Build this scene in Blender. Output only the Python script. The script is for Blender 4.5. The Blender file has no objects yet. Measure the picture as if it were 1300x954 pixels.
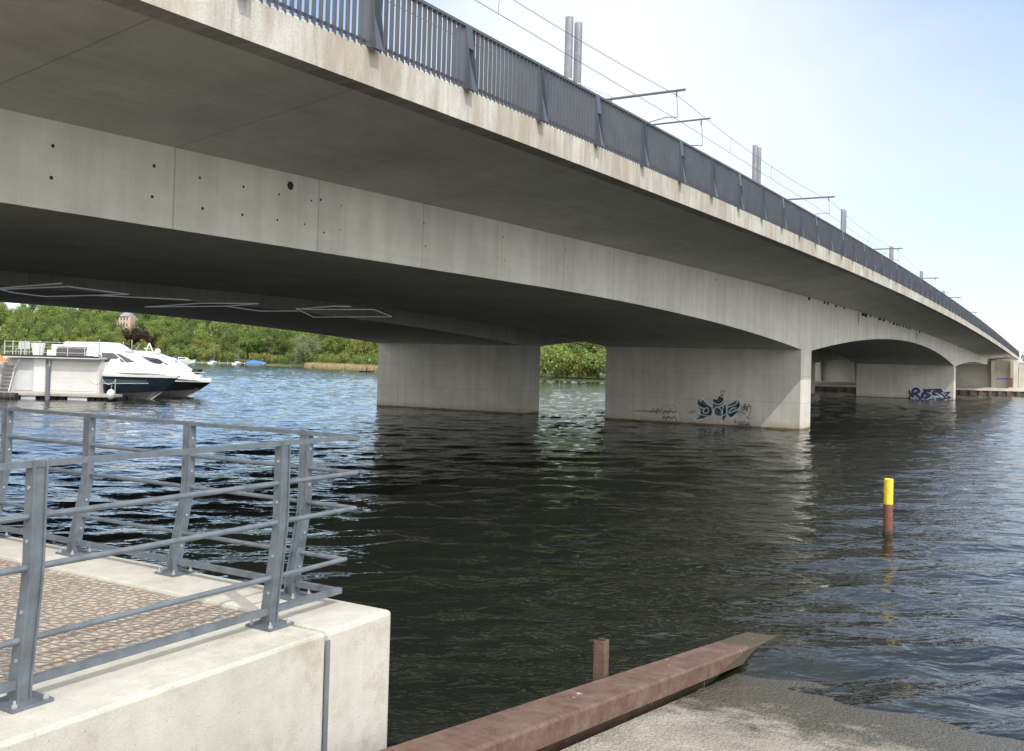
import bpy, bmesh, math, random
from mathutils import Vector, Matrix, noise
random.seed(7)
R = math.radians
sc = bpy.context.scene
COL = sc.collection

# ------------------------------------------------------------------ survey
# bridge frame: s along the bridge, n to its far side, z up, origin at the near pier's corner on the water
TH = 0.5319358948
BO = Vector((15.2795, 50.2356, 0.0))
BROT = math.pi/2 - TH
DV = Vector((math.sin(TH), math.cos(TH), 0)); NV = Vector((-DV.y, DV.x, 0))
def B(s, n, z=0.0): return BO + DV*s + NV*n + Vector((0, 0, z))
W, G, T, L2 = 11.28, 5.67, 2.285, 75.70      # girder width, gap, pier thickness, main span
EDGE = 3.96
EYE = 3.2
FOC, ROLL, PITCH = 1208.557, 0.0264486, 0.0235461
def zf(s):                                   # underside of the deck edge
    return 5.39175641e-07*s**3 - 2.0057e-04*s*s + 7.43356836e-03*s + 7.62455533
def zb(s):                                   # underside of the girder
    if 0 <= s <= T: return 4.28
    if L2 <= s <= L2+T: return 4.22
    if s < 0:
        if s > -28: u = (s+28)/28; return 5.26 - .98*u*u
        return 5.26 - .11*min(1, (-28-s)/16)
    if s < L2:
        u = (s-T)/(L2-T); return 4.28 + 1.70*4*u*(1-u) - .06*u
    if s < 110: u = (110-s)/(110-L2-T); return 5.09 - .87*u*u
    return 5.09 - .09*min(1, (s-110)/20)

def view_ray(x, y):
    cp, sp, cr, sr = math.cos(PITCH), math.sin(PITCH), math.cos(ROLL), math.sin(ROLL)
    f = Vector((0, cp, sp)); u0 = Vector((0, -sp, cp)); r0 = Vector((1, 0, 0))
    r = r0*cr + u0*sr; u = u0*cr - r0*sr
    return f + r*((x-650)/FOC) - u*((y-432)/FOC)
EYEP = Vector((0, 0, EYE))
def atY(x, y, Y): v = view_ray(x, y); return EYEP + v*(Y/v.y)
def onS(x, y, s):                            # survey point on a pier face -> (n, z)
    v = view_ray(x, y); t = ((BO + DV*s - EYEP).dot(DV))/v.dot(DV); P = EYEP + v*t
    return (P-BO).dot(NV), P.z
def onN(x, y, n):
    v = view_ray(x, y); t = ((BO + NV*n - EYEP).dot(NV))/v.dot(NV); P = EYEP + v*t
    return (P-BO).dot(DV), P.z
def onZ(x, y, z):
    v = view_ray(x, y); t = (z-EYE)/v.z; return EYEP + v*t
def sn(P): return (P-BO).dot(DV), (P-BO).dot(NV)

# ------------------------------------------------------------------ nodes
def new_mat(name):
    m = bpy.data.materials.new(name); m.use_nodes = True
    nt = m.node_tree; nt.nodes.clear()
    out = nt.nodes.new('ShaderNodeOutputMaterial'); b = nt.nodes.new('ShaderNodeBsdfPrincipled')
    nt.links.new(b.outputs[0], out.inputs[0])
    return m, nt, b
class N:
    def __init__(s, nt): s.nt = nt; s.tc = None
    def node(s, t, **kw):
        n = s.nt.nodes.new(t)
        for k, v in kw.items(): setattr(n, k, v)
        return n
    def link(s, a, b): s.nt.links.new(a, b)
    def obj(s):
        if not s.tc: s.tc = s.node('ShaderNodeTexCoord')
        return s.tc.outputs['Object']
    def map(s, scale=(1, 1, 1), loc=(0, 0, 0), rot=(0, 0, 0), src=None):
        m = s.node('ShaderNodeMapping'); m.inputs['Scale'].default_value = scale
        m.inputs['Location'].default_value = loc; m.inputs['Rotation'].default_value = rot
        s.link(src or s.obj(), m.inputs['Vector']); return m.outputs[0]
    def noise(s, scale, detail=4, rough=.55, vec=None, dist=0.0):
        n = s.node('ShaderNodeTexNoise'); n.inputs['Scale'].default_value = scale
        n.inputs['Detail'].default_value = detail; n.inputs['Roughness'].default_value = rough
        n.inputs['Distortion'].default_value = dist
        s.link(vec or s.obj(), n.inputs['Vector']); return n.outputs['Fac']
    def ramp(s, fac, stops):
        r = s.node('ShaderNodeValToRGB'); e = r.color_ramp.elements
        while len(e) < len(stops): e.new(.5)
        for el, (p, c) in zip(e, stops):
            el.position = p; el.color = c if len(c) == 4 else (*c, 1)
        s.link(fac, r.inputs[0]); return r.outputs[0]
    def math(s, op, a, b=None, clamp=False):
        m = s.node('ShaderNodeMath', operation=op, use_clamp=clamp)
        for i, v in enumerate((a, b)):
            if v is None: continue
            if isinstance(v, (int, float)): m.inputs[i].default_value = v
            else: s.link(v, m.inputs[i])
        return m.outputs[0]
    def mix(s, fac, a, b, mode='MIX'):
        m = s.node('ShaderNodeMix', data_type='RGBA', blend_type=mode)
        for i, v in ((0, fac), (6, a), (7, b)):
            if isinstance(v, (int, float)): m.inputs[i].default_value = v
            elif isinstance(v, tuple): m.inputs[i].default_value = (*v, 1)
            else: s.link(v, m.inputs[i])
        return m.outputs[2]
    def bump(s, h, strength=.5, dist=.02, normal=None):
        b = s.node('ShaderNodeBump'); b.inputs['Strength'].default_value = strength
        b.inputs['Distance'].default_value = dist; s.link(h, b.inputs['Height'])
        if normal: s.link(normal, b.inputs['Normal'])
        return b.outputs[0]
    def sep(s, src=None):
        x = s.node('ShaderNodeSeparateXYZ'); s.link(src or s.obj(), x.inputs[0]); return x.outputs

def simple(name, col, rough=.6, metal=0.0, var=.15, scale=3.0, bump=0.0, coat=0.0):
    m, nt, b = new_mat(name); k = N(nt)
    f = k.noise(scale, 5)
    lo = tuple(c*(1-var) for c in col); hi = tuple(min(1, c*(1+var)) for c in col)
    k.link(k.ramp(f, [(.3, lo), (.7, hi)]), b.inputs['Base Color'])
    b.inputs['Roughness'].default_value = rough; b.inputs['Metallic'].default_value = metal
    b.inputs['Coat Weight'].default_value = coat
    if bump: k.link(k.bump(k.noise(scale*8, 4), .6, bump), b.inputs['Normal'])
    return m

def bridge_concrete(name, base=(.56, .55, .50), joints=True, waterline=False, vert=.30, board=.16):
    m, nt, b = new_mat(name); k = N(nt); sx, sy, sz = k.sep()[:3]
    c = k.ramp(k.noise(.35, 6, .6), [(.25, tuple(x*.78 for x in base)), (.75, tuple(min(1, x*1.1) for x in base))])
    # cloudy patches and fine grain
    c = k.mix(.5, c, k.ramp(k.noise(1.7, 8, .65), [(.3, (.82, .82, .82)), (.7, (1.12, 1.12, 1.12))]), 'MULTIPLY')
    c = k.mix(.35, c, k.ramp(k.noise(45, 3), [(.3, (.8, .8, .8)), (.7, (1.15, 1.15, 1.15))]), 'MULTIPLY')
    # board-marked formwork running along the bridge
    brd = k.noise(1, 4, .6, k.map((.12, 7, 9)))
    c = k.mix(board, c, k.ramp(brd, [(.35, (.80, .80, .80)), (.65, (1.1, 1.1, 1.1))]), 'MULTIPLY')
    # vertical run marks
    vs = k.noise(1, 5, .65, k.map((2.2, 2.2, .12)))
    c = k.mix(vert, c, k.ramp(vs, [(.42, (.72, .71, .67)), (.56, (1.05, 1.05, 1.05))]), 'MULTIPLY')
    h = k.math('ADD', k.noise(30, 5), k.math('MULTIPLY', brd, .6))
    if joints:
        fr = k.math('FRACT', k.math('DIVIDE', k.math('ADD', sx, 40.84+336), 3.36))
        ln = k.math('LESS_THAN', fr, .010)
        c = k.mix(k.math('MULTIPLY', ln, .45), c, (.17, .165, .15))
    if waterline:
        fz = k.math('FRACT', k.math('DIVIDE', k.math('ADD', sz, .02), 1.44))
        c = k.mix(k.math('MULTIPLY', k.math('LESS_THAN', fz, .014), .45), c, (.16, .155, .14))
        fy = k.math('FRACT', k.math('DIVIDE', k.math('ADD', sy, .9), 2.6))
        c = k.mix(k.math('MULTIPLY', k.math('LESS_THAN', fy, .006), .35), c, (.18, .175, .16))
        wob = k.math('ADD', sz, k.math('MULTIPLY', k.noise(2.5, 4), .12))
        c = k.mix(k.math('LESS_THAN', wob, .17), c, (.035, .036, .025))
        band = k.math('SUBTRACT', 1, k.math('DIVIDE', k.math('SUBTRACT', wob, .17), .35), True)
        c = k.mix(k.math('MULTIPLY', band, .45), c, (.26, .21, .12))
    k.link(c, b.inputs['Base Color']); b.inputs['Roughness'].default_value = .85
    k.link(k.bump(h, .35, .012), b.inputs['Normal'])
    return m

def fascia_mat():
    m, nt, b = new_mat('stained edge concrete'); k = N(nt); sx, sy, sz = k.sep()[:3]
    base = k.ramp(k.noise(.8, 6, .6), [(.3, (.37, .36, .325)), (.7, (.47, .46, .425))])
    base = k.mix(.5, base, k.ramp(k.noise(24, 5, .6), [(.3, (.75, .75, .75)), (.7, (1.15, 1.15, 1.15))]), 'MULTIPLY')
    st = k.noise(1, 6, .7, k.map((3.6, .3, .6)))
    big = k.noise(1, 3, .6, k.map((.55, .2, .25), (4, 0, 0)))
    f = k.ramp(k.math('ADD', k.math('MULTIPLY', st, .62), k.math('MULTIPLY', big, .48)), [(.47, (0, 0, 0)), (.62, (1, 1, 1))])
    c = k.mix(k.math('MULTIPLY', f, .72), base, (.235, .20, .155))
    st2 = k.noise(1, 6, .75, k.map((7, .3, .6), (9, 2, 1)))
    c = k.mix(k.math('MULTIPLY', k.ramp(st2, [(.55, (0, 0, 0)), (.72, (1, 1, 1))]), .55), c, (.20, .18, .15))
    och = k.noise(1, 5, .6, k.map((1.1, .3, .8), (31, 0, 0)))
    c = k.mix(k.math('MULTIPLY', k.ramp(och, [(.56, (0, 0, 0)), (.66, (1, 1, 1))]), .20), c, (.36, .30, .20))
    k.link(c, b.inputs['Base Color']); b.inputs['Roughness'].default_value = .9
    k.link(k.bump(k.noise(40, 5), .5, .012), b.inputs['Normal'])
    return m

def quay_concrete():
    m, nt, b = new_mat('quay concrete'); k = N(nt)
    c = k.ramp(k.noise(1.3, 8, .65), [(.25, (.38, .365, .325)), (.75, (.50, .485, .44))])
    c = k.mix(.5, c, k.ramp(k.noise(9, 6, .7), [(.3, (.8, .79, .77)), (.7, (1.1, 1.1, 1.1))]), 'MULTIPLY')
    c = k.mix(.4, c, k.ramp(k.noise(120, 3, .6), [(.3, (.7, .7, .7)), (.7, (1.15, 1.15, 1.15))]), 'MULTIPLY')
    sp = k.ramp(k.noise(2.2, 9, .78, k.map((1, 1, 1), (5, 3, 2))), [(.52, (0, 0, 0)), (.66, (1, 1, 1))])
    c = k.mix(k.math('MULTIPLY', sp, .55), c, (.25, .225, .17))
    vs = k.noise(1, 5, .65, k.map((4, 4, .3)))
    c = k.mix(.3, c, k.ramp(vs, [(.4, (.8, .79, .76)), (.6, (1.05, 1.05, 1.05))]), 'MULTIPLY')
    v = k.node('ShaderNodeTexVoronoi'); v.inputs['Scale'].default_value = 26; k.link(k.obj(), v.inputs['Vector'])
    pit = k.math('LESS_THAN', v.outputs['Distance'], .10)
    c = k.mix(k.math('MULTIPLY', pit, .5), c, (.16, .15, .13))
    k.link(c, b.inputs['Base Color']); b.inputs['Roughness'].default_value = .88
    h = k.math('SUBTRACT', k.noise(60, 6, .65), k.math('MULTIPLY', pit, .5))
    k.link(k.bump(h, .5, .006), b.inputs['Normal'])
    return m

def cobble_mat():
    m, nt, b = new_mat('cobble setts'); k = N(nt)
    vec = k.map((20, 16, 1))
    wv = k.node('ShaderNodeTexNoise'); wv.inputs['Scale'].default_value = 3; k.link(k.obj(), wv.inputs['Vector'])
    vm = k.node('ShaderNodeMixRGB'); vm.inputs[0].default_value = .12; k.link(vec, vm.inputs[1]); k.link(wv.outputs['Color'], vm.inputs[2])
    v = k.node('ShaderNodeTexVoronoi', voronoi_dimensions='2D'); v.inputs['Scale'].default_value = 1; k.link(vm.outputs[0], v.inputs['Vector'])
    e = k.node('ShaderNodeTexVoronoi', voronoi_dimensions='2D', feature='DISTANCE_TO_EDGE'); e.inputs['Scale'].default_value = 1; k.link(vm.outputs[0], e.inputs['Vector'])
    x = k.sep(v.outputs['Color'])
    c = k.ramp(x[0], [(0, (.25, .225, .20)), (.2, (.34, .275, .225)), (.4, (.37, .315, .26)), (.58, (.29, .275, .255)), (.75, (.39, .35, .30)), (.9, (.34, .25, .20)), (1, (.41, .385, .35))])
    c = k.mix(.6, c, k.ramp(k.noise(70, 4), [(.3, (.72, .72, .72)), (.7, (1.2, 1.2, 1.2))]), 'MULTIPLY')
    c = k.mix(.6, c, k.ramp(k.noise(1.4, 4), [(.3, (.85, .83, .8)), (.7, (1.12, 1.1, 1.08))]), 'MULTIPLY')
    gap = k.ramp(e.outputs['Distance'], [(.02, (.8, .8, .8)), (.11, (0, 0, 0))])
    c = k.mix(k.math('MULTIPLY', k.sep(gap)[0], .45), c, k.mix(k.noise(5, 4), (.29, .255, .21), (.22, .195, .16)))
    k.link(c, b.inputs['Base Color']); b.inputs['Roughness'].default_value = .82
    h = k.ramp(e.outputs['Distance'], [(0, (0, 0, 0)), (.28, (1, 1, 1))])
    k.link(k.bump(k.math('ADD', h, k.math('MULTIPLY', k.noise(40, 4), .3)), 1, .022), b.inputs['Normal'])
    return m

def water_mat():
    m, nt, b = new_mat('lake water'); k = N(nt)
    b.inputs['Base Color'].default_value = (.010, .012, .009, 1)
    b.inputs['Roughness'].default_value = .035; b.inputs['IOR'].default_value = 1.333
    e = .02
    def height(dx, dy):
        v = k.node('ShaderNodeVectorMath', operation='ADD'); k.link(k.obj(), v.inputs[0]); v.inputs[1].default_value = (dx, dy, 0); p = v.outputs[0]
        n2 = k.noise(1, 3, .5, k.map((1.2, 2.4, 1), (7, 3, 0), (0, 0, R(-8)), p), .5)
        n3 = k.noise(1, 3, .55, k.map((4, 7, 1), (2, 9, 0), (0, 0, R(20)), p), .3)
        return k.math('ADD', k.math('MULTIPLY', n2, .062), k.math('MULTIPLY', n3, .013))
    h0 = height(0, 0)
    sx_ = k.math('DIVIDE', k.math('SUBTRACT', h0, height(e, 0)), e); sy_ = k.math('DIVIDE', k.math('SUBTRACT', h0, height(0, e)), e)
    cx = k.node('ShaderNodeCombineXYZ'); cx.inputs[2].default_value = 0; k.link(sx_, cx.inputs[0]); k.link(sy_, cx.inputs[1])
    nv = k.node('ShaderNodeVectorMath', operation='NORMALIZE'); ge = k.node('ShaderNodeNewGeometry'); ad = k.node('ShaderNodeVectorMath', operation='ADD'); k.link(ge.outputs['Normal'], ad.inputs[0]); k.link(cx.outputs[0], ad.inputs[1]); k.link(ad.outputs[0], nv.inputs[0]); k.link(nv.outputs[0], b.inputs['Normal'])
    return m

def ramp_mat():
    m, nt, b = new_mat('slipway concrete'); k = N(nt)
    c = k.ramp(k.noise(2.5, 9, .75), [(.3, (.19, .17, .14)), (.7, (.37, .34, .29))])
    vz = k.node('ShaderNodeTexVoronoi'); vz.inputs['Scale'].default_value = 38; k.link(k.obj(), vz.inputs['Vector'])
    c = k.mix(.45, c, k.ramp(vz.outputs['Distance'], [(.1, (1.3, 1.25, 1.2)), (.6, (.6, .6, .6))]), 'MULTIPLY')
    c = k.mix(.5, c, k.ramp(k.noise(50, 4), [(.3, (.7, .7, .7)), (.7, (1.2, 1.2, 1.2))]), 'MULTIPLY')
    g = k.node('ShaderNodeNewGeometry'); z = k.sep(g.outputs['Position'])[2]
    wet = k.math('DIVIDE', k.math('SUBTRACT', .60, k.math('ADD', z, k.math('MULTIPLY', k.noise(1.8, 9, .78), .62))), .13, True)
    wet = k.math('MINIMUM', k.math('MAXIMUM', wet, 0), 1)
    c = k.mix(k.math('MULTIPLY', wet, .95), c, k.mix(k.noise(14, 5), (.035, .031, .022), (.095, .082, .058)))
    k.link(c, b.inputs['Base Color']); k.link(k.math('SUBTRACT', .8, k.math('MULTIPLY', wet, .6)), b.inputs['Roughness'])
    k.link(k.bump(k.math('SUBTRACT', k.noise(25, 6), k.math('MULTIPLY', vz.outputs['Distance'], .8)), .9, .02), b.inputs['Normal'])
    return m

def rust_mat(name, dark=1.0):
    m, nt, b = new_mat(name); k = N(nt)
    c = k.ramp(k.noise(4.5, 10, .78), [(.28, (.055*dark, .032*dark, .025*dark)), (.47, (.15*dark, .085*dark, .060*dark)), (.58, (.19*dark, .125*dark, .095*dark)), (.72, (.26*dark, .215*dark, .185*dark))])
    c = k.mix(.5, c, k.ramp(k.noise(60, 4), [(.3, (.65, .65, .65)), (.7, (1.2, 1.2, 1.2))]), 'MULTIPLY')
    g = k.node('ShaderNodeNewGeometry'); z = k.sep(g.outputs['Position'])[2]
    wet = k.math('LESS_THAN', k.math('ADD', z, k.math('MULTIPLY', k.noise(6, 4), .07)), .17)
    c = k.mix(wet, c, (.055, .042, .022))
    sp = k.math('GREATER_THAN', k.noise(11, 3, .5, k.map((1, 1, 1), (3, 8, 1))), .72)
    c = k.mix(k.math('MULTIPLY', sp, .7), c, (.45, .42, .38))
    k.link(c, b.inputs['Base Color']); b.inputs['Roughness'].default_value = .8
    k.link(k.bump(k.noise(35, 6), .6, .008), b.inputs['Normal'])
    return m

def leaf_mat(name, a, c2):
    m, nt, b = new_mat(name); k = N(nt)
    oi = k.node('ShaderNodeObjectInfo')
    f = k.math('ADD', k.math('MULTIPLY', k.noise(.55, 4), .8), k.math('MULTIPLY', oi.outputs['Random'], .3))
    k.link(k.ramp(f, [(.28, a), (.75, c2)]), b.inputs['Base Color'])
    b.inputs['Roughness'].default_value = .6
    b.inputs['Specular IOR Level'].default_value = .25
    # leaves pass some light
    tr = k.node('ShaderNodeBsdfTranslucent'); tr.inputs[0].default_value = (c2[0]*1.2, c2[1]*1.3, c2[2]*.6, 1)
    mx = k.node('ShaderNodeMixShader'); mx.inputs[0].default_value = .42
    out = [n for n in nt.nodes if n.type == 'OUTPUT_MATERIAL'][0]
    k.link(b.outputs[0], mx.inputs[1]); k.link(tr.outputs[0], mx.inputs[2]); k.link(mx.outputs[0], out.inputs[0])
    return m

def pile_mat():
    m, nt, b = new_mat('sheet piling'); k = N(nt)
    c = k.ramp(k.noise(1.2, 6, .6), [(.3, (.05, .036, .03)), (.7, (.12, .08, .06))])
    k.link(c, b.inputs['Base Color']); b.inputs['Roughness'].default_value = .8
    return m

M = {}
M['concrete'] = bridge_concrete('bridge concrete')
M['pier'] = bridge_concrete('pier concrete', (.56, .545, .49), False, True)
M['soffit'] = bridge_concrete('deck underside concrete', (.555, .54, .495), True, False, .12, .35)
M['fascia'] = fascia_mat()
M['quay'] = quay_concrete()
M['cobble'] = cobble_mat()
M['water'] = water_mat()
M['ramp'] = ramp_mat()
M['rust'] = rust_mat('rusty steel', .68)
M['rail_dark'] = simple('dark grey painted steel', (.062, .071, .088), .42, 0, .15, 2)
M['rail_blue'] = simple('blue grey painted steel', (.10, .120, .140), .45, .0, .24, 11, .001)
M['galv'] = simple('galvanised steel', (.14, .15, .17), .55, .1, .15, 4)
M['bolt'] = simple('zinc bolt', (.45, .46, .47), .4, .6)
M['wire'] = simple('copper wire', (.10, .10, .10), .5, .3)
M['white'] = simple('white gelcoat', (.58, .58, .575), .25, 0, .04, 2, 0, .3)
M['panel'] = simple('white wall panel', (.55, .545, .525), .55, 0, .06, 1.2)
M['panel2'] = simple('pale grey tarpaulin', (.50, .52, .54), .6, 0, .08, 2)
M['navy'] = simple('navy hull paint', (.016, .028, .05), .18, 0, .1, 2, 0, .5)
M['black'] = simple('black hull paint', (.013, .014, .019), .2, 0, .1, 2, 0, .5)
M['boot'] = simple('grey antifouling', (.36, .37, .36), .6, 0, .18, 2)
M['glass'] = simple('dark boat glass', (.05, .065, .08), .06, 0, .1, 1)
M['glass2'] = simple('tinted boat glass', (.05, .06, .075), .08, 0, .2, 1)
M['rattan'] = simple('dark rattan', (.075, .062, .062), .7, 0, .3, 20, .01)
M['dark'] = simple('black rubber', (.018, .018, .02), .7, 0, .2, 4)
M['wood'] = simple('weathered deck boards', (.36, .34, .30), .8, 0, .2, 5)
M['yellow'] = simple('yellow paint', (.68, .52, .04), .6, 0, .22, 14)
M['redbrown'] = simple('red brown primer', (.15, .06, .04), .7, 0, .3, 9, .004)
M['orange'] = simple('orange canvas', (.55, .22, .07), .7)
M['bluetarp'] = simple('blue tarpaulin', (.03, .13, .34), .5, 0, .2, 1)
M['bark'] = simple('tree bark', (.11, .085, .06), .9, 0, .3, 3)
M['pink'] = simple('pink villa render', (.46, .33, .27), .85, 0, .1, .5)
M['slate'] = simple('slate roof', (.20, .21, .23), .7, 0, .2, 1)
M['hole'] = simple('dark drain recess', (.012, .012, .011), .9)
M['nest'] = simple('dried mud', (.055, .042, .032), .95, 0, .3, 12)
M['stain_red'] = simple('rust run', (.30, .17, .12), .9, 0, .3, 6)
M['stain_white'] = simple('lime run', (.62, .60, .55), .9, 0, .1, 6)
M['stain_ochre'] = simple('ochre run', (.40, .33, .19), .9, 0, .3, 6)
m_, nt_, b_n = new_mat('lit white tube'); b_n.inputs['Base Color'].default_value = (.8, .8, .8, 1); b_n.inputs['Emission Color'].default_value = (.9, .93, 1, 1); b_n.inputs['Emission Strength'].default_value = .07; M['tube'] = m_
M['g_dark'] = simple('graffiti black', (.018, .02, .026), .6, 0, .3, 4)
M['g_teal'] = simple('graffiti teal', (.045, .10, .115), .6, 0, .4, 3)
M['g_white'] = simple('graffiti white', (.60, .66, .70), .6, 0, .1, 4)
M['g_blue'] = simple('graffiti blue', (.035, .05, .14), .6, 0, .3, 3)
M['g_violet'] = simple('graffiti violet', (.20, .16, .36), .6, 0, .3, 3)
M['reed'] = simple('dry reeds', (.36, .29, .16), .9, 0, .25, .8)
M['land'] = simple('grassy bank', (.07, .09, .035), .95, 0, .35, .15)
M['pave'] = simple('promenade paving', (.42, .41, .37), .9, 0, .15, .6)
M['embank'] = simple('embankment concrete', (.44, .42, .37), .9, 0, .15, .4)
M['pile'] = pile_mat()
M['signred'] = simple('red sign paint', (.55, .05, .04), .5)
M['signblue'] = simple('blue sign paint', (.05, .12, .45), .5)
LEAF = [leaf_mat('leaves fresh green', (.115, .165, .045), (.215, .260, .085)),
        leaf_mat('leaves deep green', (.082, .130, .038), (.160, .210, .070)),
        leaf_mat('leaves yellow green', (.140, .160, .042), (.245, .250, .080)),
        leaf_mat('leaves silver grey green', (.150, .170, .105), (.250, .265, .175)),
        leaf_mat('leaves copper', (.022, .012, .014), (.050, .028, .030))]

# ------------------------------------------------------------------ mesh helpers
class MB:
    def __init__(s): s.v = []; s.f = []
    def add(s, vs, fs):
        o = len(s.v); s.v += [tuple(v) for v in vs]; s.f += [tuple(i+o for i in f) for f in fs]; return s
    def box(s, x0, x1, y0, y1, z0, z1):
        return s.add([(x0, y0, z0), (x1, y0, z0), (x1, y1, z0), (x0, y1, z0), (x0, y0, z1), (x1, y0, z1), (x1, y1, z1), (x0, y1, z1)],
                     [(0, 3, 2, 1), (4, 5, 6, 7), (0, 1, 5, 4), (1, 2, 6, 5), (2, 3, 7, 6), (3, 0, 4, 7)])
    def loft(s, rings, caps=True):
        n = len(rings[0]); vs = [p for r in rings for p in r]; fs = []
        for i in range(len(rings)-1):
            for j in range(n):
                a = i*n+j; b = i*n+(j+1) % n; fs.append((a, b, b+n, a+n))
        if caps: fs += [tuple(range(n))[::-1], tuple(range((len(rings)-1)*n, len(rings)*n))]
        return s.add(vs, fs)
    def tube(s, pts, r, k=8, r2=None):
        pts = [Vector(p) for p in pts]; rings = []
        up = Vector((0, 0, 1))
        for i, p in enumerate(pts):
            t = (pts[min(i+1, len(pts)-1)]-pts[max(i-1, 0)]).normalized()
            a = t.cross(up)
            if a.length < .05: a = t.cross(Vector((1, 0, 0)))
            a.normalize(); b = a.cross(t)
            rr = r if r2 is None else r+(r2-r)*i/max(1, len(pts)-1)
            rings.append([p+a*rr*math.cos(2*math.pi*j/k)+b*rr*math.sin(2*math.pi*j/k) for j in range(k)])
        return s.loft(rings)
    def bar(s, a, b, w, h, side=None):
        a, b = Vector(a), Vector(b); t = (b-a).normalized()
        u = Vector(side).normalized() if side else t.cross(Vector((0, 0, 1))).normalized()
        v = u.cross(t)
        q = lambda p: [p-u*w/2-v*h/2, p+u*w/2-v*h/2, p+u*w/2+v*h/2, p-u*w/2+v*h/2]
        return s.loft([q(a), q(b)])
    def prism(s, poly, off):                 # 3-d polygon pushed along off
        off = Vector(off); n = len(poly); p = [Vector(q) for q in poly]
        return s.add(p+[q+off for q in p], [tuple(range(n))[::-1], tuple(range(n, 2*n))]+[(i, (i+1) % n, (i+1) % n+n, i+n) for i in range(n)])
    def lathe(s, c, prof, k=12):
        c = Vector(c)
        return s.loft([[c+Vector((r*math.cos(2*math.pi*j/k), r*math.sin(2*math.pi*j/k), z)) for j in range(k)] for r, z in prof])
    def ball(s, c, r, k=10, sc_=(1, 1, 1)):
        prof = [(max(.001, math.sin(math.pi*i/8)), -math.cos(math.pi*i/8)) for i in range(9)]
        c = Vector(c)
        return s.loft([[c+Vector((r*sc_[0]*q*math.cos(2*math.pi*j/k), r*sc_[1]*q*math.sin(2*math.pi*j/k), r*sc_[2]*z)) for j in range(k)] for q, z in prof])
    def build(s, name, mat, parent=None, org=(0, 0, 0), smooth=False, bevel=0.0):
        o_ = Vector(org); me = bpy.data.meshes.new(name)
        me.from_pydata([tuple(Vector(v)-o_) for v in s.v], [], s.f)
        bm = bmesh.new(); bm.from_mesh(me); bmesh.ops.recalc_face_normals(bm, faces=bm.faces); bm.to_mesh(me); bm.free()
        me.update(); me.materials.append(mat)
        if smooth:
            for p in me.polygons: p.use_smooth = True
        ob = bpy.data.objects.new(name, me); COL.objects.link(ob)
        if parent: ob.parent = parent
        if bevel:
            md = ob.modifiers.new('edge', 'BEVEL'); md.width = bevel; md.segments = 2; md.limit_method = 'ANGLE'
        return ob
def tag(o, label=None, cat=None, group=None, kind=None):
    if label: o['label'] = label
    if cat: o['category'] = cat
    if group: o['group'] = group
    if kind: o['kind'] = kind
    return o
def thing(name, label, cat, loc=(0, 0, 0), rz=0.0, group=None):
    o = bpy.data.objects.new(name, None); COL.objects.link(o); o.empty_display_size = .2
    o.location = loc; o.rotation_euler = (0, 0, rz)
    return tag(o, label, cat, group)
def bthing(name, label, cat, s, n, z, group=None): return thing(name, label, cat, B(s, n, z), BROT, group)
def place_b(o, s, n, z): o.location = B(s, n, z); o.rotation_euler = (0, 0, BROT); return o
def copy_tree(o, parent=None):
    c = o.copy(); COL.objects.link(c)
    if parent: c.parent = parent
    for ch in list(o.children): copy_tree(ch, c)
    return c

# ------------------------------------------------------------------ water, land
def wave_water():
    import numpy as np
    ys = [4.0]
    while ys[-1] < 345: ys.append(ys[-1]+min(.85, .085+.0042*ys[-1]))
    xs = [0.0]
    while xs[-1] < 150: xs.append(xs[-1]+min(.9, .17+.0075*xs[-1]))
    xs = [-x for x in xs[:0:-1]]+xs
    xs = np.array([-2500, -900, -350]+xs+[350, 900, 2500.]); ys = np.array([-300, -60]+ys+[600, 1200, 3000.])
    X, Y = np.meshgrid(xs, ys, indexing='ij'); Z = np.zeros_like(X); rg = np.random.RandomState(4)
    for q in range(56):
        lam = math.exp(rg.uniform(math.log(.36), math.log(2.6))); th = rg.normal(math.pi/2+.15, .50); kk = 2*math.pi/lam
        Z += .112*math.sqrt(2/56)/kk*np.sin(kk*(X*math.cos(th)+Y*math.sin(th))+rg.uniform(0, 6.28))
    # gusts: calmer and rougher patches
    gust = .86+.22*np.sin(X*.11+Y*.05+1.3)*np.sin(Y*.083-X*.03)+.12*np.sin(X*.31-Y*.21)
    mask = np.clip((149-np.abs(X))/12, 0, 1)*np.clip((344-Y)/20, 0, 1)*np.clip((Y-3.9)/3, 0, 1)
    Z *= gust*mask
    nx, ny = X.shape; me = bpy.data.meshes.new('water')
    co_ = np.stack([X, Y, Z], -1).reshape(-1, 3).astype(np.float32)
    idx = np.arange(nx*ny).reshape(nx, ny); f_ = np.stack([idx[:-1, :-1], idx[1:, :-1], idx[1:, 1:], idx[:-1, 1:]], -1).reshape(-1, 4)
    me.vertices.add(len(co_)); me.vertices.foreach_set('co', co_.ravel())
    me.loops.add(f_.size); me.loops.foreach_set('vertex_index', f_.ravel().astype(np.int32))
    me.polygons.add(len(f_)); me.polygons.foreach_set('loop_start', (np.arange(len(f_))*4).astype(np.int32)); me.polygons.foreach_set('loop_total', np.full(len(f_), 4, np.int32))
    me.update(calc_edges=True); me.polygons.foreach_set('use_smooth', np.ones(len(f_), bool))
    me.materials.append(M['water']); o = bpy.data.objects.new('water', me); COL.objects.link(o)
    return o
tag(wave_water(), kind='structure')

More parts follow.
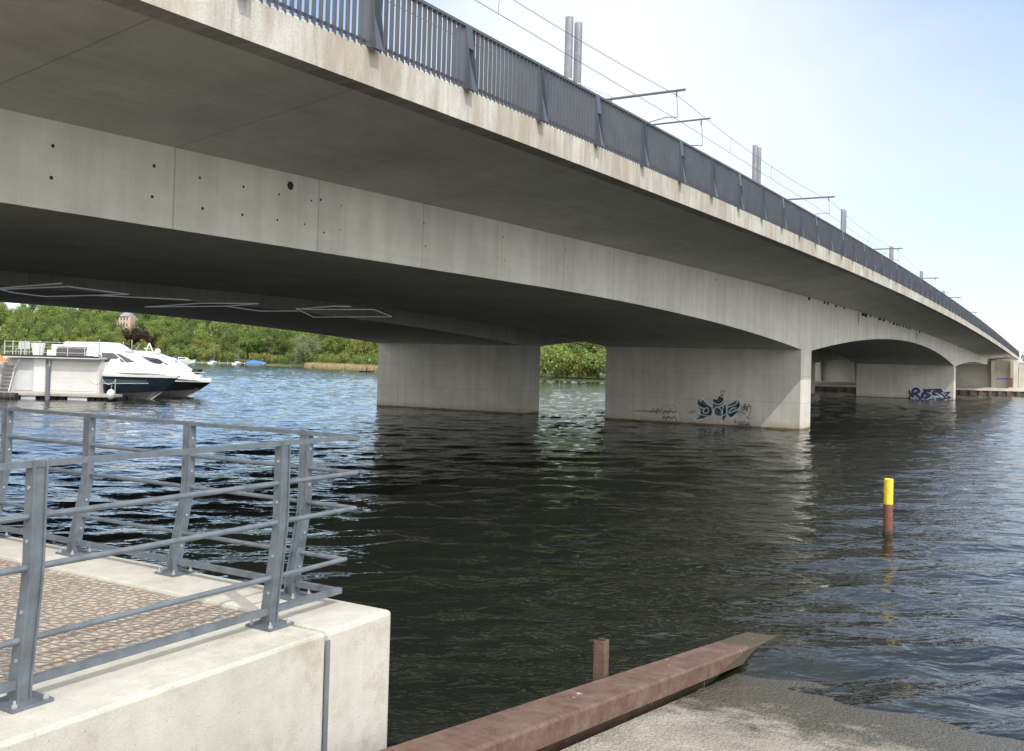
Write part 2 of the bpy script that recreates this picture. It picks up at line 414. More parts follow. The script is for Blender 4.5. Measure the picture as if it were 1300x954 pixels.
SHORE = [(-700, 420), (-420, 380), (-260, 330), (-180, 326), (-120, 320), (-85, 314), (-62, 296), (-45, 268), (-34, 248), (-22, 225), (-8, 200), (2, 186), (14, 180), (26, 178), (40, 182), (46, 182)]
def shore_y(x):
    for (a, b), (c, d) in zip(SHORE, SHORE[1:]):
        if a <= x <= c: return b+(d-b)*(x-a)/(c-a)
    return SHORE[0][1] if x < SHORE[0][0] else SHORE[-1][1]
def land_z(x, d):                            # rise of the wooded bank with distance d behind the shore
    hill = 11.0*max(0.0, min(1.0, (-x-40)/90))
    u = max(0, min(1, (d-8)/110)); u = u*u*(3-2*u)
    return .35 + .25*min(1, max(d, 0)/4) + hill*u + 6*max(0, min(1, (d-120)/300))
t = MB(); xs = [p[0] for p in SHORE]; xs = sorted(set(xs+[-600, -500, -340, -220, -150, -100])); ds = [-3, 0, 4, 12, 25, 45, 70, 100, 150, 260, 500, 1200]
vs = [(x, shore_y(x)+d, -1.2 if d < 0 else land_z(x, d)) for x in xs for d in ds]
nd = len(ds); t.add(vs, [(i*nd+j, (i+1)*nd+j, (i+1)*nd+j+1, i*nd+j+1) for i in range(len(xs)-1) for j in range(nd-1)])
tag(t.build('hill', M['land'], smooth=True), kind='structure')

# ground behind the camera
g = MB(); g.box(-260, -53.0, -220, 220, -2, 1.60)
tag(place_b(g.build('ground', M['pave']), 0, 0, 0), kind='structure')

# ------------------------------------------------------------------ the two bridges
def srange(a, b, st):
    n = max(1, round((b-a)/st)); return [a+(b-a)*i/n for i in range(n+1)]
SS = sorted(set([round(x, 3) for x in srange(-78, 0, 2)+[0, T]+srange(T, L2, 2)+[L2, L2+T]+srange(L2+T, 129.5, 2)]))
SD = sorted(set(SS+[round(x, 3) for x in srange(129.5, 148, 2)]))
def ribbon(poly, s0, off=.004):              # flat strokes for painted marks: returns left/right offsets
    return poly
def make_bridge(name, label, n0, right, left, piers, near):
    root = bthing(name, label, 'bridge', 0, n0, 0)
    # girder: closed box under the deck
    gm = MB(); gm.loft([[(s, 0, zb(s)), (s, W, zb(s)), (s, W, zf(s)-.478), (s, 0, zf(s)-.478)] for s in SS])
    gm.build('girder', M['concrete'], root)
    dm = MB()
    dm.loft([[(s, -right+.36, zf(s)+.002), (s, 0, zf(s)-.476), (s, W, zf(s)-.476), (s, W+left-.02, zf(s)+.002), (s, W+left-.02, zf(s)+.40), (s, -right+.36, zf(s)+.40)] for s in SD])
    dm.build('deck', M['soffit'], root)
    em = MB()
    for e0, e1 in ((-right, -right+.358),):
        em.loft([[(s, e0, zf(s)), (s, e1, zf(s)+.004), (s, e1, zf(s)+.52), (s, e0+.03, zf(s)+.535), (s, e0, zf(s)+.50)] for s in SD])
    em.build('edge_beam', M['fascia'], root)
    out = {}
    for s0, zt in ((0, 4.28), (L2, 4.22)):
        pm = MB(); pm.box(0, T, 0.0, W, -4, zt-.002)
        p = pm.build('pier', M['pier'], root, bevel=.015); p.location = (s0, 0, 0); out[s0] = p
    # abutment on this side of the river, behind the quay
    am = MB(); am.box(-77.5, -51.7, -right+.5, W+left-.05, -1.0, zb(-52)-.05)
    am.build('abutment', M['concrete'], root)
    return root, out
nb, piers1 = make_bridge('road_bridge', 'long grey concrete tram and road bridge with stained edge and graffiti on its piers', 0, EDGE, 2.82, True, True)
fb, piers2 = make_bridge('twin_bridge', 'second concrete bridge standing in deep shade behind the near bridge', W+G, 2.82, EDGE, True, False)
L_PH = None

# kerb of the tram deck, drain holes, stains and nests on the near bridge
def disc(mb, s, z, r, k=12):
    mb.add([(s+r*math.cos(2*math.pi*j/k), -.004, z+r*math.sin(2*math.pi*j/k)) for j in range(k)], [tuple(range(k))])
for px, py, r in [(67, 185.5, .05), (65, 226, .055), (195.5, 211, .055), (193, 250, .05), (253.5, 226, .045), (257, 265, .05), (309, 237.5, .045), (307.5, 273, .045), (354, 247, .04), (352, 279.5, .04), (368.5, 236, .145), (395, 255, .04), (407, 254, .05), (386.5, 285, .035), (411, 295.5, .04), (433, 261, .03), (432.5, 292, .03), (538, 284, .04), (540, 313, .04), (639, 301.5, .04), (641, 331, .04), (718, 318, .04), (719.5, 340, .04), (782, 359, .04), (908.5, 355.5, .09), (1008, 402, .07)]:
    s, z = onN(px, py, 0); m = MB(); disc(m, s, z, r*.55); m.build('drain_hole', M['hole'], nb)
for px, y0, y1, mat, wd in [(1090, 394, 414, 'stain_red', .42), (1092.5, 396, 424, 'stain_white', .30), (1163, 419, 431, 'stain_ochre', .8), (1164, 420, 435, 'stain_red', .35), (1196, 430, 447, 'stain_red', .5)]:
    s, z1 = onN(px, y0, 0); z0 = onN(px, y1, 0)[1]; z1 = min(z1, zf(s)-.49)
    m = MB(); pts = []
    for i in range(9):
        u = i/8; hw = wd*(.25+.9*math.sin(math.pi*min(.96, u*.8+.16)))*(.8+.4*random.random())
        pts.append((s-hw*.5, s+hw*.5, z1+(z0-z1)*u))
    yo = -.004 if 'white' not in mat else -.007
    vs = [(a, yo, z) for a, b_, z in pts]+[(b_, yo, z) for a, b_, z in pts]
    m.add(vs, [(i, i+9, i+10, i+1) for i in range(8)])
    m.build('stain', M[mat], nb)

# graffiti as thin paint on the pier faces
def stroke(mb, pts, wd, lay):
    P = [Vector(p) for p in pts]
    for i in range(len(P)-1):
        a, b_ = P[i], P[i+1]; t = b_-a
        if t.length < 1e-5: continue
        nrm = Vector((-t.y, t.x)).normalized()*wd/2
        mb.add([(-lay, a.x-nrm.x, a.y-nrm.y), (-lay, b_.x-nrm.x, b_.y-nrm.y), (-lay, b_.x+nrm.x, b_.y+nrm.y), (-lay, a.x+nrm.x, a.y+nrm.y)], [(0, 1, 2, 3)])
        lay += .00035
    for p in P:
        k = 8; mb.add([(-lay, p.x+wd/2*math.cos(2*math.pi*j/k), p.y+wd/2*math.sin(2*math.pi*j/k)) for j in range(k)], [tuple(range(k))]); lay += .00035
    return lay
def smooth_line(pts, n=4):
    out = []
    for i in range(len(pts)-1):
        p0, p1, p2, p3 = pts[max(0, i-1)], pts[i], pts[i+1], pts[min(len(pts)-1, i+2)]
        for j in range(n):
            u = j/n
            out.append(tuple(.5*(2*p1[c]+(p2[c]-p0[c])*u+(2*p0[c]-5*p1[c]+4*p2[c]-p3[c])*u*u+(3*p1[c]-p0[c]-3*p2[c]+p3[c])*u**3) for c in (0, 1)))
    return out+[pts[-1]]
def g1(q): return onS(790+q[0]/7.222, 480+q[1]/7.222, 0)
def g3(q): return onS(1060+q[0]/7.222, 430+q[1]/7.222, L2)
def paint(parent, name, mat, lines, wd, conv, lay, closed=None):
    for l in lines:
        mb = MB(); lay = stroke(mb, smooth_line([conv(q) for q in l]), wd, lay); mb.build(name, M[mat], parent)
    return lay
p1 = piers1[0]
fills = [[(690, 195), (745, 205), (820, 268), (818, 330), (745, 372), (672, 382), (722, 300), (692, 242)],
         [(830, 195), (870, 188), (905, 150), (940, 168), (932, 230), (884, 268), (922, 340), (880, 350), (850, 332), (832, 300)],
         [(898, 270), (955, 232), (966, 320), (932, 392), (902, 372)],
         [(970, 250), (1062, 200), (1088, 250), (1050, 312), (1000, 372), (968, 340)]]
lay = .004
for f in fills:
    mb = MB(); mb.add([(-lay, *g1(q)) for q in f], [tuple(range(len(f)))]); lay += .001; mb.build('graffiti_fill', M['g_teal'], p1)
lay = paint(p1, 'graffiti_shadow', 'g_dark', [[(700, 235), (760, 262), (812, 300), (800, 345)], [(855, 215), (900, 175), (918, 210), (868, 250)], [(890, 300), (935, 290), (940, 350)], [(985, 290), (1050, 230), (1062, 270)], [(730, 350), (790, 350)], [(1000, 340), (1040, 320)], [(760, 300), (775, 298)]], .13, g1, .009)
lay = paint(p1, 'graffiti_outline', 'g_white', [
    [(675, 215), (700, 188), (722, 215), (745, 190), (770, 230), (820, 265)], [(682, 220), (700, 255), (745, 280), (782, 275), (797, 300), (770, 325), (745, 310), (757, 285)],
    [(665, 380), (712, 345), (700, 310), (740, 342), (830, 346), (850, 282)], [(825, 215), (850, 180), (870, 200), (895, 160), (925, 180), (942, 165), (930, 215), (885, 245), (835, 222)],
    [(835, 345), (846, 290), (880, 265), (915, 300), (922, 345), (962, 320), (956, 235), (930, 270), (915, 400)], [(840, 360), (900, 350), (920, 372)],
    [(975, 268), (1045, 245), (1080, 195), (1090, 260), (1040, 300), (985, 320), (1010, 280), (1050, 275)], [(965, 330), (1000, 366), (1060, 330)], [(670, 385), (740, 380), (800, 360)]], .045, g1, lay+.001)
lay = paint(p1, 'graffiti_outline', 'g_violet', [[(1050, 325), (1090, 308), (1132, 330)]], .06, g1, lay)
lay = paint(p1, 'graffiti_tag', 'g_dark', [
    [(915, 130), (930, 115), (950, 125), (935, 145), (915, 130)], [(1100, 250), (1120, 300), (1140, 235), (1150, 310), (1170, 240), (1190, 290), (1175, 340), (1150, 365), (1185, 372)],
    [(1110, 270), (1195, 262)], [(1125, 245), (1135, 290), (1160, 270)], [(1030, 392), (1062, 410)], [(1052, 378), (1045, 415)], [(1070, 395), (1085, 430), (1100, 395), (1112, 430), (1130, 395), (1150, 440), (1165, 405), (1190, 452)],
    [(1095, 430), (1180, 425)], [(150, 298), (180, 304), (215, 296), (250, 306), (280, 300)], [(280, 325), (300, 280), (330, 325), (340, 275), (360, 312), (382, 270)], [(262, 300), (300, 310), (345, 300)],
    [(385, 312), (402, 320), (420, 300), (440, 326), (460, 300), (490, 322), (522, 295)], [(395, 300), (510, 310)], [(390, 376), (400, 350), (420, 376), (440, 350), (470, 376), (500, 350), (517, 402)], [(395, 364), (480, 362)],
    [(450, 280), (458, 292), (472, 282)], [(635, 330), (645, 300), (660, 322), (670, 295), (690, 316)]], .032, g1, lay+.001)
lay = paint(p1, 'graffiti_tag', 'g_dark', [[(398, 272), (440, 247), (500, 255), (532, 290)], [(545, 312), (556, 372)]], .015, g1, lay)
p3 = piers1[L2]
RL = [[(712, 532), (716, 475), (748, 460), (772, 485), (738, 505), (782, 548)], [(800, 540), (806, 505)], [(868, 482), (826, 484), (832, 506), (868, 522), (828, 546)], [(980, 485), (915, 488), (905, 510), (965, 512), (1008, 545), (940, 556)]]
lay = paint(p3, 'graffiti_outline', 'g_white', RL, .62, g3, .004)
lay = paint(p3, 'graffiti_fill', 'g_blue', RL, .36, g3, lay+.004)
lay = paint(p3, 'graffiti_outline', 'g_white', [[(730, 486), (746, 478)], [(925, 500), (970, 522), (990, 542)]], .12, g3, lay+.004)
paint(p3, 'graffiti_tag', 'g_dark', [[(682, 478), (692, 520), (676, 560), (720, 566)], [(1000, 500), (1052, 494), (1020, 520), (1062, 542), (1024, 548)], [(812, 470), (975, 466)]], .16, g3, lay+.004)

# swallows' nests along the corner of girder and deck
for i, (px, py, q) in enumerate([(1026.5, 376.5, 1), (1046, 382.3, .8), (1050, 383.5, .8), (1060.5, 386.3, .9), (1071, 388.5, .7), (1094.5, 394.6, 1.4), (1098, 396.3, 1.5), (1104.5, 399, .9), (1110, 400.5, .6), (1115, 402.2, 1), (1117, 402.8, 1), (1121, 404, 1.1), (1129, 407, .9), (1134, 408.7, 1.2), (1138, 410, 1), (1141, 410.8, 1), (1146, 412.2, .9), (1149.5, 413, 1), (1153, 414, 1), (1155.5, 414.8, .9), (1167, 418.2, 1)]):
    s, z = onN(px, py, 0); r = .10*q
    m = MB(); m.ball((0, -r*.35, -r*.7), r, 9, (1, .8, .9))
    o = place_b(m.build('swallow_nest', M['nest'], smooth=True), s, 0, zf(s)-.50)
    tag(o, 'small dark mud nest stuck under the deck, in the row above the near pier', 'nest', 'mud nests in the corner under the deck')

# ------------------------------------------------------------------ tram bridge railing
rl = bthing('bridge_railing', 'long dark grey steel railing of upright bars along the deck edge', 'railing', 0, 0, 0)
P0, DP = -40.97-2.383*4, 2.383
posts = [P0+DP*i for i in range(83)]
posts = [p for p in posts if p < 147]
hm = MB(); hm.loft([[(s, -3.985, zf(s)+1.50), (s, -3.88, zf(s)+1.50), (s, -3.88, zf(s)+1.545), (s, -3.985, zf(s)+1.545)] for s in SD if -58 <= s])
hm.build('handrail', M['rail_dark'], rl)
km = MB(); km.loft([[(s, -3.90, zf(s)+.60), (s, -3.87, zf(s)+.60), (s, -3.87, zf(s)+.64), (s, -3.90, zf(s)+.64)] for s in SD if -58 <= s])
km.build('bottom_rail', M['rail_dark'], rl)
for i, s0 in enumerate(posts):
    z0, z1 = zf(s0)+.47, zf(s0)+1.50
    if i < len(posts)-1:
        pm = MB(); nbar = 17
        for j in range(1, nbar):
            s = s0+.16+(DP-.16)*j/nbar
            pm.box(s-.006, s+.006, -3.975, -3.905, zf(s)+.50, zf(s)+1.501)
        pm.build('bar_panel', M['rail_dark'], rl)
    fm = MB()
    for ds_ in (0, .17):
        fm.prism([(s0+ds_, -3.80, z0+.10), (s0+ds_, -4.13, z0), (s0+ds_, -3.99, z1), (s0+ds_, -3.80, z1)], (.012, 0, 0))
    fm.prism([(s0+.012, -4.127, z0+.004), (s0+.17, -4.127, z0+.004), (s0+.012, -4.06, z0+.50)], (0, .008, 0))
    fm.prism([(s0+.012, -4.12, z0+.001), (s0+.17, -4.12, z0+.001), (s0+.17, -3.97, z0+.055), (s0+.012, -3.97, z0+.055)], (0, 0, .01))
    if i % 2 == 1:
        fm.prism([(s0+.012, -4.036, z0+.68), (s0+.17, -4.036, z0+.68), (s0+.17, -3.992, z1-.003), (s0+.012, -3.992, z1-.003)], (0, .008, 0))
    fm.build('post', M['rail_dark'], rl)

# ------------------------------------------------------------------ overhead line
ORD = ['first', 'second', 'third', 'fourth', 'fifth', 'sixth']
MAST = [(-17.8, 16.94), (7.9, 17.25), (34.5, 17.28), (60.1, 17.09), (84.6, 16.72), (110.0, 16.1)]
NM = 5.0
def mast(s, top, arm, label):
    z0 = zf(s)+.402
    r = bthing('catenary_mast', label, 'mast', s, NM, z0, 'twin steel masts of the tram line')
    h = top-z0; m = MB(); m.lathe((0, 0, 0), [(.16, 0), (.16, h-.02), (.15, h)], 18)
    m.build('pole', M['galv'], r, smooth=True)
    m = MB(); m.box(-.25, .25, -.25, .25, 0, .03); m.build('base_plate', M['galv'], r)
    m = MB(); m.lathe((0, 0, h*.72), [(.16, 0), (.175, .01), (.175, .07), (.16, .08)], 14); m.build('clamp', M['bolt'], r)
    if arm == 'up' or arm == 'low':
        za = (13.45 if arm == 'up' else 12.48)+zf(s)-zf(-17.8)-z0; e = -(NM-.1) if arm == 'up' else -(NM+.6)
        m = MB(); m.tube([(0, -.14, za), (0, e, za)], .05 if arm == 'up' else .035, 8); m.build('arm', M['rail_dark'], r)
        m = MB()
        m.tube([(0, e+.35, za-.05), (0, e+.35, za-.22)], .03, 6); m.tube([(0, e+.33, za-.2), (0, e+.28, za-1.0)], .012, 5)
        if arm == 'up': m.tube([(0, e+3.0, za-.05), (0, e+3.0, za-.25)], .03, 6)
        m.tube([(0, e+.3, za-1.0), (0, e+.7, za-.95), (0, e+1.6, za-1.1)], .018, 6)
        m.build('wire_hanger', M['rail_dark'], r)
        m = MB(); m.tube([(0, -.13, h*.72), (0, e+2.9, za+.04)], .008, 5); m.build('stay', M['wire'], r)
    return r
for i, (s, top) in enumerate(MAST):
    mast(s, top, 'up', 'grey tram mast with long arm, nearer of the %s twin pair along the bridge' % ORD[i])
    mast(s+.8, top+.03, 'low' if i == 0 else None, 'grey tram mast, farther of the %s twin pair along the bridge' % ORD[i])
def wire(n, dz, sag, label):
    m = MB(); nodes = [-46.0]+[q[0] for q in MAST]+[136]
    pts = []
    for a, b_ in zip(nodes, nodes[1:]):
        for j in range(8):
            u = j/8; s = a+(b_-a)*u
            pts.append((s, n, zf(s)-zf(-17.8)+dz-sag*4*u*(1-u)))
    pts.append((nodes[-1], n, zf(nodes[-1])-zf(-17.8)+dz))
    m.tube(pts, .010, 5)
    o = place_b(m.build('overhead_wire', M['wire']), 0, 0, 0)
    return tag(o, label, 'wire')
wire(.40, 13.25, .35, 'thin upper overhead tram wire hung from the ends of the long mast arms')
wire(.45, 12.40, .05, 'thin lower overhead tram wire running under the ends of the mast arms')
wire(3.3, 13.2, .35, 'thin overhead tram wire of the far track, hung nearer the masts')
for k_, s in enumerate([-30.5, -11.3, -4.9, 21, 47]):
    m = MB(); u = 0
    m.tube([(0, 0, 12.40+zf(s)-zf(-17.8)-.03), (0, -.05, 12.98+zf(s)-zf(-17.8))], .008, 5)
    o = m.build('wire_dropper', M['wire']); place_b(o, s, .45, 0)
    tag(o, 'thin upright dropper joining the two tram wires, %s along the line' % ORD[k_], 'wire', 'droppers of the tram line')

# ------------------------------------------------------------------ white tube frames under the gap between the decks
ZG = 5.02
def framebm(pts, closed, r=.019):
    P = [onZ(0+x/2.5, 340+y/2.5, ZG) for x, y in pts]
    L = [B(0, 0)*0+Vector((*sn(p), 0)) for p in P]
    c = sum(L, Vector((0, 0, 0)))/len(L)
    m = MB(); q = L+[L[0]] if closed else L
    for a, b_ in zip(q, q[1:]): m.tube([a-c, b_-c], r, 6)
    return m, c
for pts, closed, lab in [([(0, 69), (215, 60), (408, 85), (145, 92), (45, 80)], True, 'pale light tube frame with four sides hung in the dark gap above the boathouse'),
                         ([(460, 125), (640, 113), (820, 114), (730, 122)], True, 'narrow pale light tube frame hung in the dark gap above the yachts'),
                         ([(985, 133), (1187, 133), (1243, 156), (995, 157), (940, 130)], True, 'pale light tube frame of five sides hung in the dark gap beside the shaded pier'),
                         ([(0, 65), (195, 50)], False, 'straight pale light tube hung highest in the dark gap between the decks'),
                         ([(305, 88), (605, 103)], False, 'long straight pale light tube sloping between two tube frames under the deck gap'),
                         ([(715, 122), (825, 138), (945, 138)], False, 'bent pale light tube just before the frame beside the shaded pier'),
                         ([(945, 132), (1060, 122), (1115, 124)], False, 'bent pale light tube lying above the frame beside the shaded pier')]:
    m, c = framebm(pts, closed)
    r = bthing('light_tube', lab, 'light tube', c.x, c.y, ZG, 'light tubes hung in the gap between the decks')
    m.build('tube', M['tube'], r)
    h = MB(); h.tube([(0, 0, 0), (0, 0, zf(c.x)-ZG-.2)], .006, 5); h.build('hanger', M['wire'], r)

# ------------------------------------------------------------------ the quay with its railings
QS, QN, QZ = -46.12, -8.58, 1.60
q = bthing('quay_wall', 'pale concrete quay corner with wide coping and cobbles on top', 'quay', QS, QN, QZ)
m = MB(); m.box(-.61, 0, 0, .0+.67, -4.5, 0); m.build('corner_block', M['quay'], q, bevel=.03)
m = MB(); m.box(-7.0, -.63, 0, .67, -4.5, -.002); m.build('coping_block', M['quay'], q, bevel=.02)
m = MB(); m.box(-.52, -.001, .672, 60, -4.5, -.001); m.build('back_wall', M['quay'], q, bevel=.02)
m = MB(); m.box(-.635, -.605, -.012, -.0, -4.4, -.05); m.build('joint_strip', M['galv'], q)
m = MB(); m.box(-6.98, -.521, .672, 60, -1.0, -.03)
o = place_b(m.build('paving', M['cobble']), QS, QN, QZ); tag(o, kind='structure')
RH = [1.085, .85, .62, .29, .09]
LEAN = [.06]
def post_profile(h): return .0 if h < .08 else (LEAN[0]*min(1, (h-.08)/.52))
def make_post():
    pass
def rail_post(parent, x, y, ux, uy):
    # two flat plates, leaning outwards (ux,uy) above the foot
    vx, vy = -uy, ux
    def P(a, o_, h): return (x+ux*o_+vx*a, y+uy*o_+vy*a, h)
    hs = [.012, .10, .56, .66, 1.10]
    m = MB()
    for a in (-.036, .026):
        rings = []
        for h in hs:
            c = post_profile(h)
            wd = .045 if h < .2 else .030
            rings.append([P(a, c-wd, h), P(a+.010, c-wd, h), P(a+.010, c+.030, h), P(a, c+.030, h)])
        m.loft(rings)
    m.loft([[P(-.026, post_profile(h)-.020, h), P(.026, post_profile(h)-.020, h), P(.026, post_profile(h)+.018, h), P(-.026, post_profile(h)+.018, h)] for h in hs])
    p = m.build('post', M['rail_blue'], parent)
    m = MB(); m.prism([P(-.10, -.10, 0), P(.10, -.10, 0), P(.10, .10, 0), P(-.10, .10, 0)], (0, 0, .014)); m.build('base_plate', M['rail_blue'], p)
    for a, b_ in ((-.075, -.075), (.075, -.075), (.075, .075), (-.075, .075)):
        m = MB(); m.lathe(P(a, b_, .014), [(.014, 0), (.014, .012), (.006, .013), (.006, .03)], 6); m.build('bolt', M['bolt'], p)
    m = MB()
    for h in (.2, .42, .74, .98):
        c = post_profile(h); m.tube([P(-.040, c, h), P(.040, c, h)], .009, 8)
    m.build('rivet', M['bolt'], p)
def quay_rail(name, label, along, start, end, plist, ux, uy):
    r = bthing(name, label, 'railing', *start, QZ)
    for t_ in plist: rail_post(r, along[0]*t_, along[1]*t_, ux, uy)
    for i, h in enumerate(RH):
        c = post_profile(h); o_ = (ux*c, uy*c)
        e0, e1 = (end[0], end[1]+(c if True else 0))
        m = MB()
        a = (along[0]*e0+o_[0], along[1]*e0+o_[1], h); b_ = (along[0]*(end[1]+c)+o_[0], along[1]*(end[1]+c)+o_[1], h)
        if i == 4: m.bar(a, b_, .04, .036)
        elif i == 0: m.bar(a, b_, .045, .026)
        else: m.tube([a, b_], .0155, 10)
        m.build('rail', M['rail_blue'], r)
    return r
# front railing (outward = -n) and back railing (outward = +s)
quay_rail('quay_railing', 'blue grey railing along the front quay edge nearest the slipway', (1, 0), (-46.84, -8.22), (-6.0, .62), [0, -1.56, -3.12, -4.68], 0, -1)
LEAN[0] = .09
quay_rail('quay_railing', 'blue grey railing along the back quay edge facing the moored yachts', (0, -1), (-46.25, -7.84), (-22, .355), [0, -1.15, -2.31, -3.42, -4.55, -5.68, -6.8, -7.95], 1, 0)

# ------------------------------------------------------------------ slipway
SL = .136
def ramp_z(s): return -(s+41.35)*SL
r = MB(); r.prism([(-54.5, -40, 1.605), (-53.0, -40, 1.60), (-36, -40, ramp_z(-36)), (-36, -40, -4), (-54.5, -40, -4)], (0, 30.72, 0))
rg = MB(); ns_, nn_ = 170, 110
for i in range(ns_+1):
    for j_ in range(nn_+1):
        s_, n_ = -52.9+15.4*i/ns_, -22+12.72*j_/nn_
        fade = min(1, i/8, j_/4+.2)
        rg.v.append((s_, n_, ramp_z(s_)+.004+fade*(.018*noise.noise((s_*.9, n_*.9, 1))+.022*noise.noise((s_*3, n_*3, 4))+.010*noise.noise((s_*9, n_*9, 7)))))
rg.f = [(i*(nn_+1)+j_, i*(nn_+1)+j_+1, (i+1)*(nn_+1)+j_+1, (i+1)*(nn_+1)+j_) for i in range(ns_) for j_ in range(nn_)]
r.add(rg.v, rg.f)
tag(place_b(r.build('slipway', M['ramp']), 0, 0, 0), kind='structure')
bm_ = bthing('steel_beam', 'rusty steel edge beam of the slipway running down into the water', 'beam', -39.55, -9.1, 0)
def bz(s): return -(s+39.55)*SL
m = MB(); s0, s1 = -13.0, .3
prof = [(-.19, -.16), (.19, -.16), (.19, -.02), (.17, 0), (-.17, 0), (-.19, -.02)]
m.loft([[(s_, n_, -s_*SL+z_+.0) for n_, z_ in prof] for s_ in (s0, s1)]); m.build('flange', M['rust'], bm_)
m = MB(); m.box(-13, .25, -.05, .05, -1.2, 0)
m.v = [(x, y, (-x*SL+z-.16) if z > -.5 else -x*SL-1.3) for x, y, z in m.v]; m.build('web', M['rust'], bm_)
px_s = None
# small rusty stump beside the beam
best = min(((abs(0), s) for s in [0]))
def proj(P):
    cp, sp, cr, sr = math.cos(PITCH), math.sin(PITCH), math.cos(ROLL), math.sin(ROLL)
    f = Vector((0, cp, sp)); u0 = Vector((0, -sp, cp)); r0 = Vector((1, 0, 0)); rr = r0*cr+u0*sr; u = u0*cr-r0*sr
    d = P-EYEP; z = d.dot(f); return 650+FOC*d.dot(rr)/z, 432-FOC*d.dot(u)/z
ss_ = min([-45+.01*i for i in range(400)], key=lambda s: abs(proj(B(s, -8.80, bz(s)))[0]-763))
zt_ = onZ(763, 815, 0); hh = min([.02*i for i in range(80)], key=lambda h: abs(proj(B(ss_, -8.80, h))[1]-814))
st = bthing('steel_stump', 'short rusty steel stump of U section standing beside the slipway beam', 'post', ss_, -8.80, -1.0)
m = MB()
for (x0, x1, y0, y1) in ((-.05, .05, -.05, -.038), (-.05, -.038, -.038, .05), (.038, .05, -.038, .05)): m.box(x0, x1, y0, y1, 0, hh+1.0)
m.build('channel', M['rust'], st)

# ------------------------------------------------------------------ yellow marker pole in the water
pb = onZ(1127, 678, 0)
mk = thing('marker_pole', 'mooring pole painted yellow over rusty red, alone in the water', 'pole', (pb.x, pb.y, 0))
rp = .088; zt = 3.2-(0)  # radius, top
ztop = min([.01*i for i in range(300)], key=lambda h: abs(proj(Vector((pb.x, pb.y, h)))[1]-608)); zmid = min([.01*i for i in range(300)], key=lambda h: abs(proj(Vector((pb.x, pb.y, h)))[1]-640))
m = MB(); m.lathe((0, 0, 0), [(rp, -3), (rp, zmid)], 20); m.build('shaft', M['redbrown'], mk, smooth=False)
m = MB(); m.lathe((0, 0, 0), [(rp+.002, zmid), (rp+.002, ztop-.01), (rp-.01, ztop), (.001, ztop)], 20); m.build('yellow_top', M['yellow'], mk)
m = MB(); m.lathe((0, 0, 0), [(rp+.006, -.2), (rp+.008, .06), (rp+.002, .09)], 20); m.build('weed_ring', M['nest'], mk)

# ------------------------------------------------------------------ far bank with abutment
fbk = thing('far_quay', 'far sheet piled quay wall with pale promenade under the bridge end', 'quay', (60, 151.5, 0))
m = MB(); pts = []
for i in range(240):
    x = -26+i*.75; y = 0 if i % 2 == 0 else .28
    pts += [(x, y), (x+.5, y)]
vs = [(x, y, -2) for x, y in pts]+[(x, y, .72) for x, y in pts]; k_ = len(pts)
m.add(vs, [(i, i+1, i+1+k_, i+k_) for i in range(k_-1)]); m.build('sheet_piling', M['pile'], fbk)
m = MB(); m.box(-26.3, 154, -.06, .5, .722, 1.0); m.build('capping_beam', M['pave'], fbk)
m = MB(); m.add([(-26, 0.5, .98), (200, .5, .98), (200, 60, 1.6), (-26, 60, 1.6)], [(0, 1, 2, 3)])
o = m.build('promenade', M['pave']); o.location = (60, 151.5, 0); tag(o, kind='structure')
ab = bthing('bridge_abutment', 'pale concrete abutment with slanted ribs closing the far end of the bridge', 'abutment', 130.6, 0, 1.0)
m = MB(); m.box(.2, 4, -4.4, 2*W+G+4, -1.2, zf(130)-1.6); m.build('back_wall', M['embank'], ab)
m = MB(); m.box(-1.2, .19, -.1, 2*W+G, zb(129)-1.0-.0, zf(130)-1.5); m.build('bearing_beam', M['embank'], ab)
for n_ in (-.7, -3.6, 6, 11, 17, 22, 28):
    m = MB(); z1 = zf(131)-1.75
    m.prism([(.19, n_-.35, -.8), (-.3, n_-.35, -.8), (-1.9, n_-.35, z1), (.19, n_-.35, z1)], (0, .5, 0)); m.build('rib', M['embank'], ab)
m = MB(); s0 = .19-.004
def gs(q): return onS(q[0], q[1], 130.79)
lay = 0
for (xa, xb) in ((1266, 1268), (1268.8, 1270.5), (1271.5, 1273.5), (1274.4, 1276.5), (1277, 1279)):
    a, b_ = gs((xa, 481.4)), gs((xb, 480.4))
    m.add([(s0, a[0], a[1]-1.0-.12), (s0, b_[0], a[1]-1.0-.12), (s0, b_[0], a[1]-1.0+.18), (s0, a[0], a[1]-1.0+.18)], [(0, 1, 2, 3)])
m.build('painted_mark', M['signblue'], ab)
ww = bthing('wing_wall', 'pale sloping concrete wing wall right of the far bridge end', 'wall', 133, -4.5, 1.0)
m = MB(); m.prism([(0, 0, -1), (0, -30, -1), (0, -30, 3.0), (0, -2, 4.4), (0, 0, 4.4)], (4, 0, 0)); m.build('wall_face', M['embank'], ww)
m = MB(); m.box(-.1, 4.1, -2, 0, 4.402, 4.55); m.build('cap', M['pave'], ww)
bx_ = onS(1283, 489, 128)
bx = bthing('control_box', 'small red brown cabinet standing before the far abutment', 'cabinet', 128, bx_[0], 1.05)
m = MB(); m.box(-.25, .25, -.3, .3, .25, 1.7); m.build('cabinet', M['redbrown'], bx, bevel=.03)
m = MB(); m.box(-.2, .2, -.32, .32, 0, .26); m.build('plinth', M['pave'], bx)
m = MB(); m.box(-.28, .28, -.34, .34, 1.701, 1.76); m.build('lid', M['redbrown'], bx)
m = MB(); m.add([(60, 186, 1.2), (400, 190, 1.2), (400, 700, 9), (60, 700, 9)], [(0, 1, 2, 3)])
tag(m.build('far_ground', M['land']), kind='structure')
fl = atY(1299, 442, 175)
fg = thing('flag_sign', 'red and blue banner on a pole beyond the far bridge end', 'banner', (fl.x+.75, 175, 1.2))
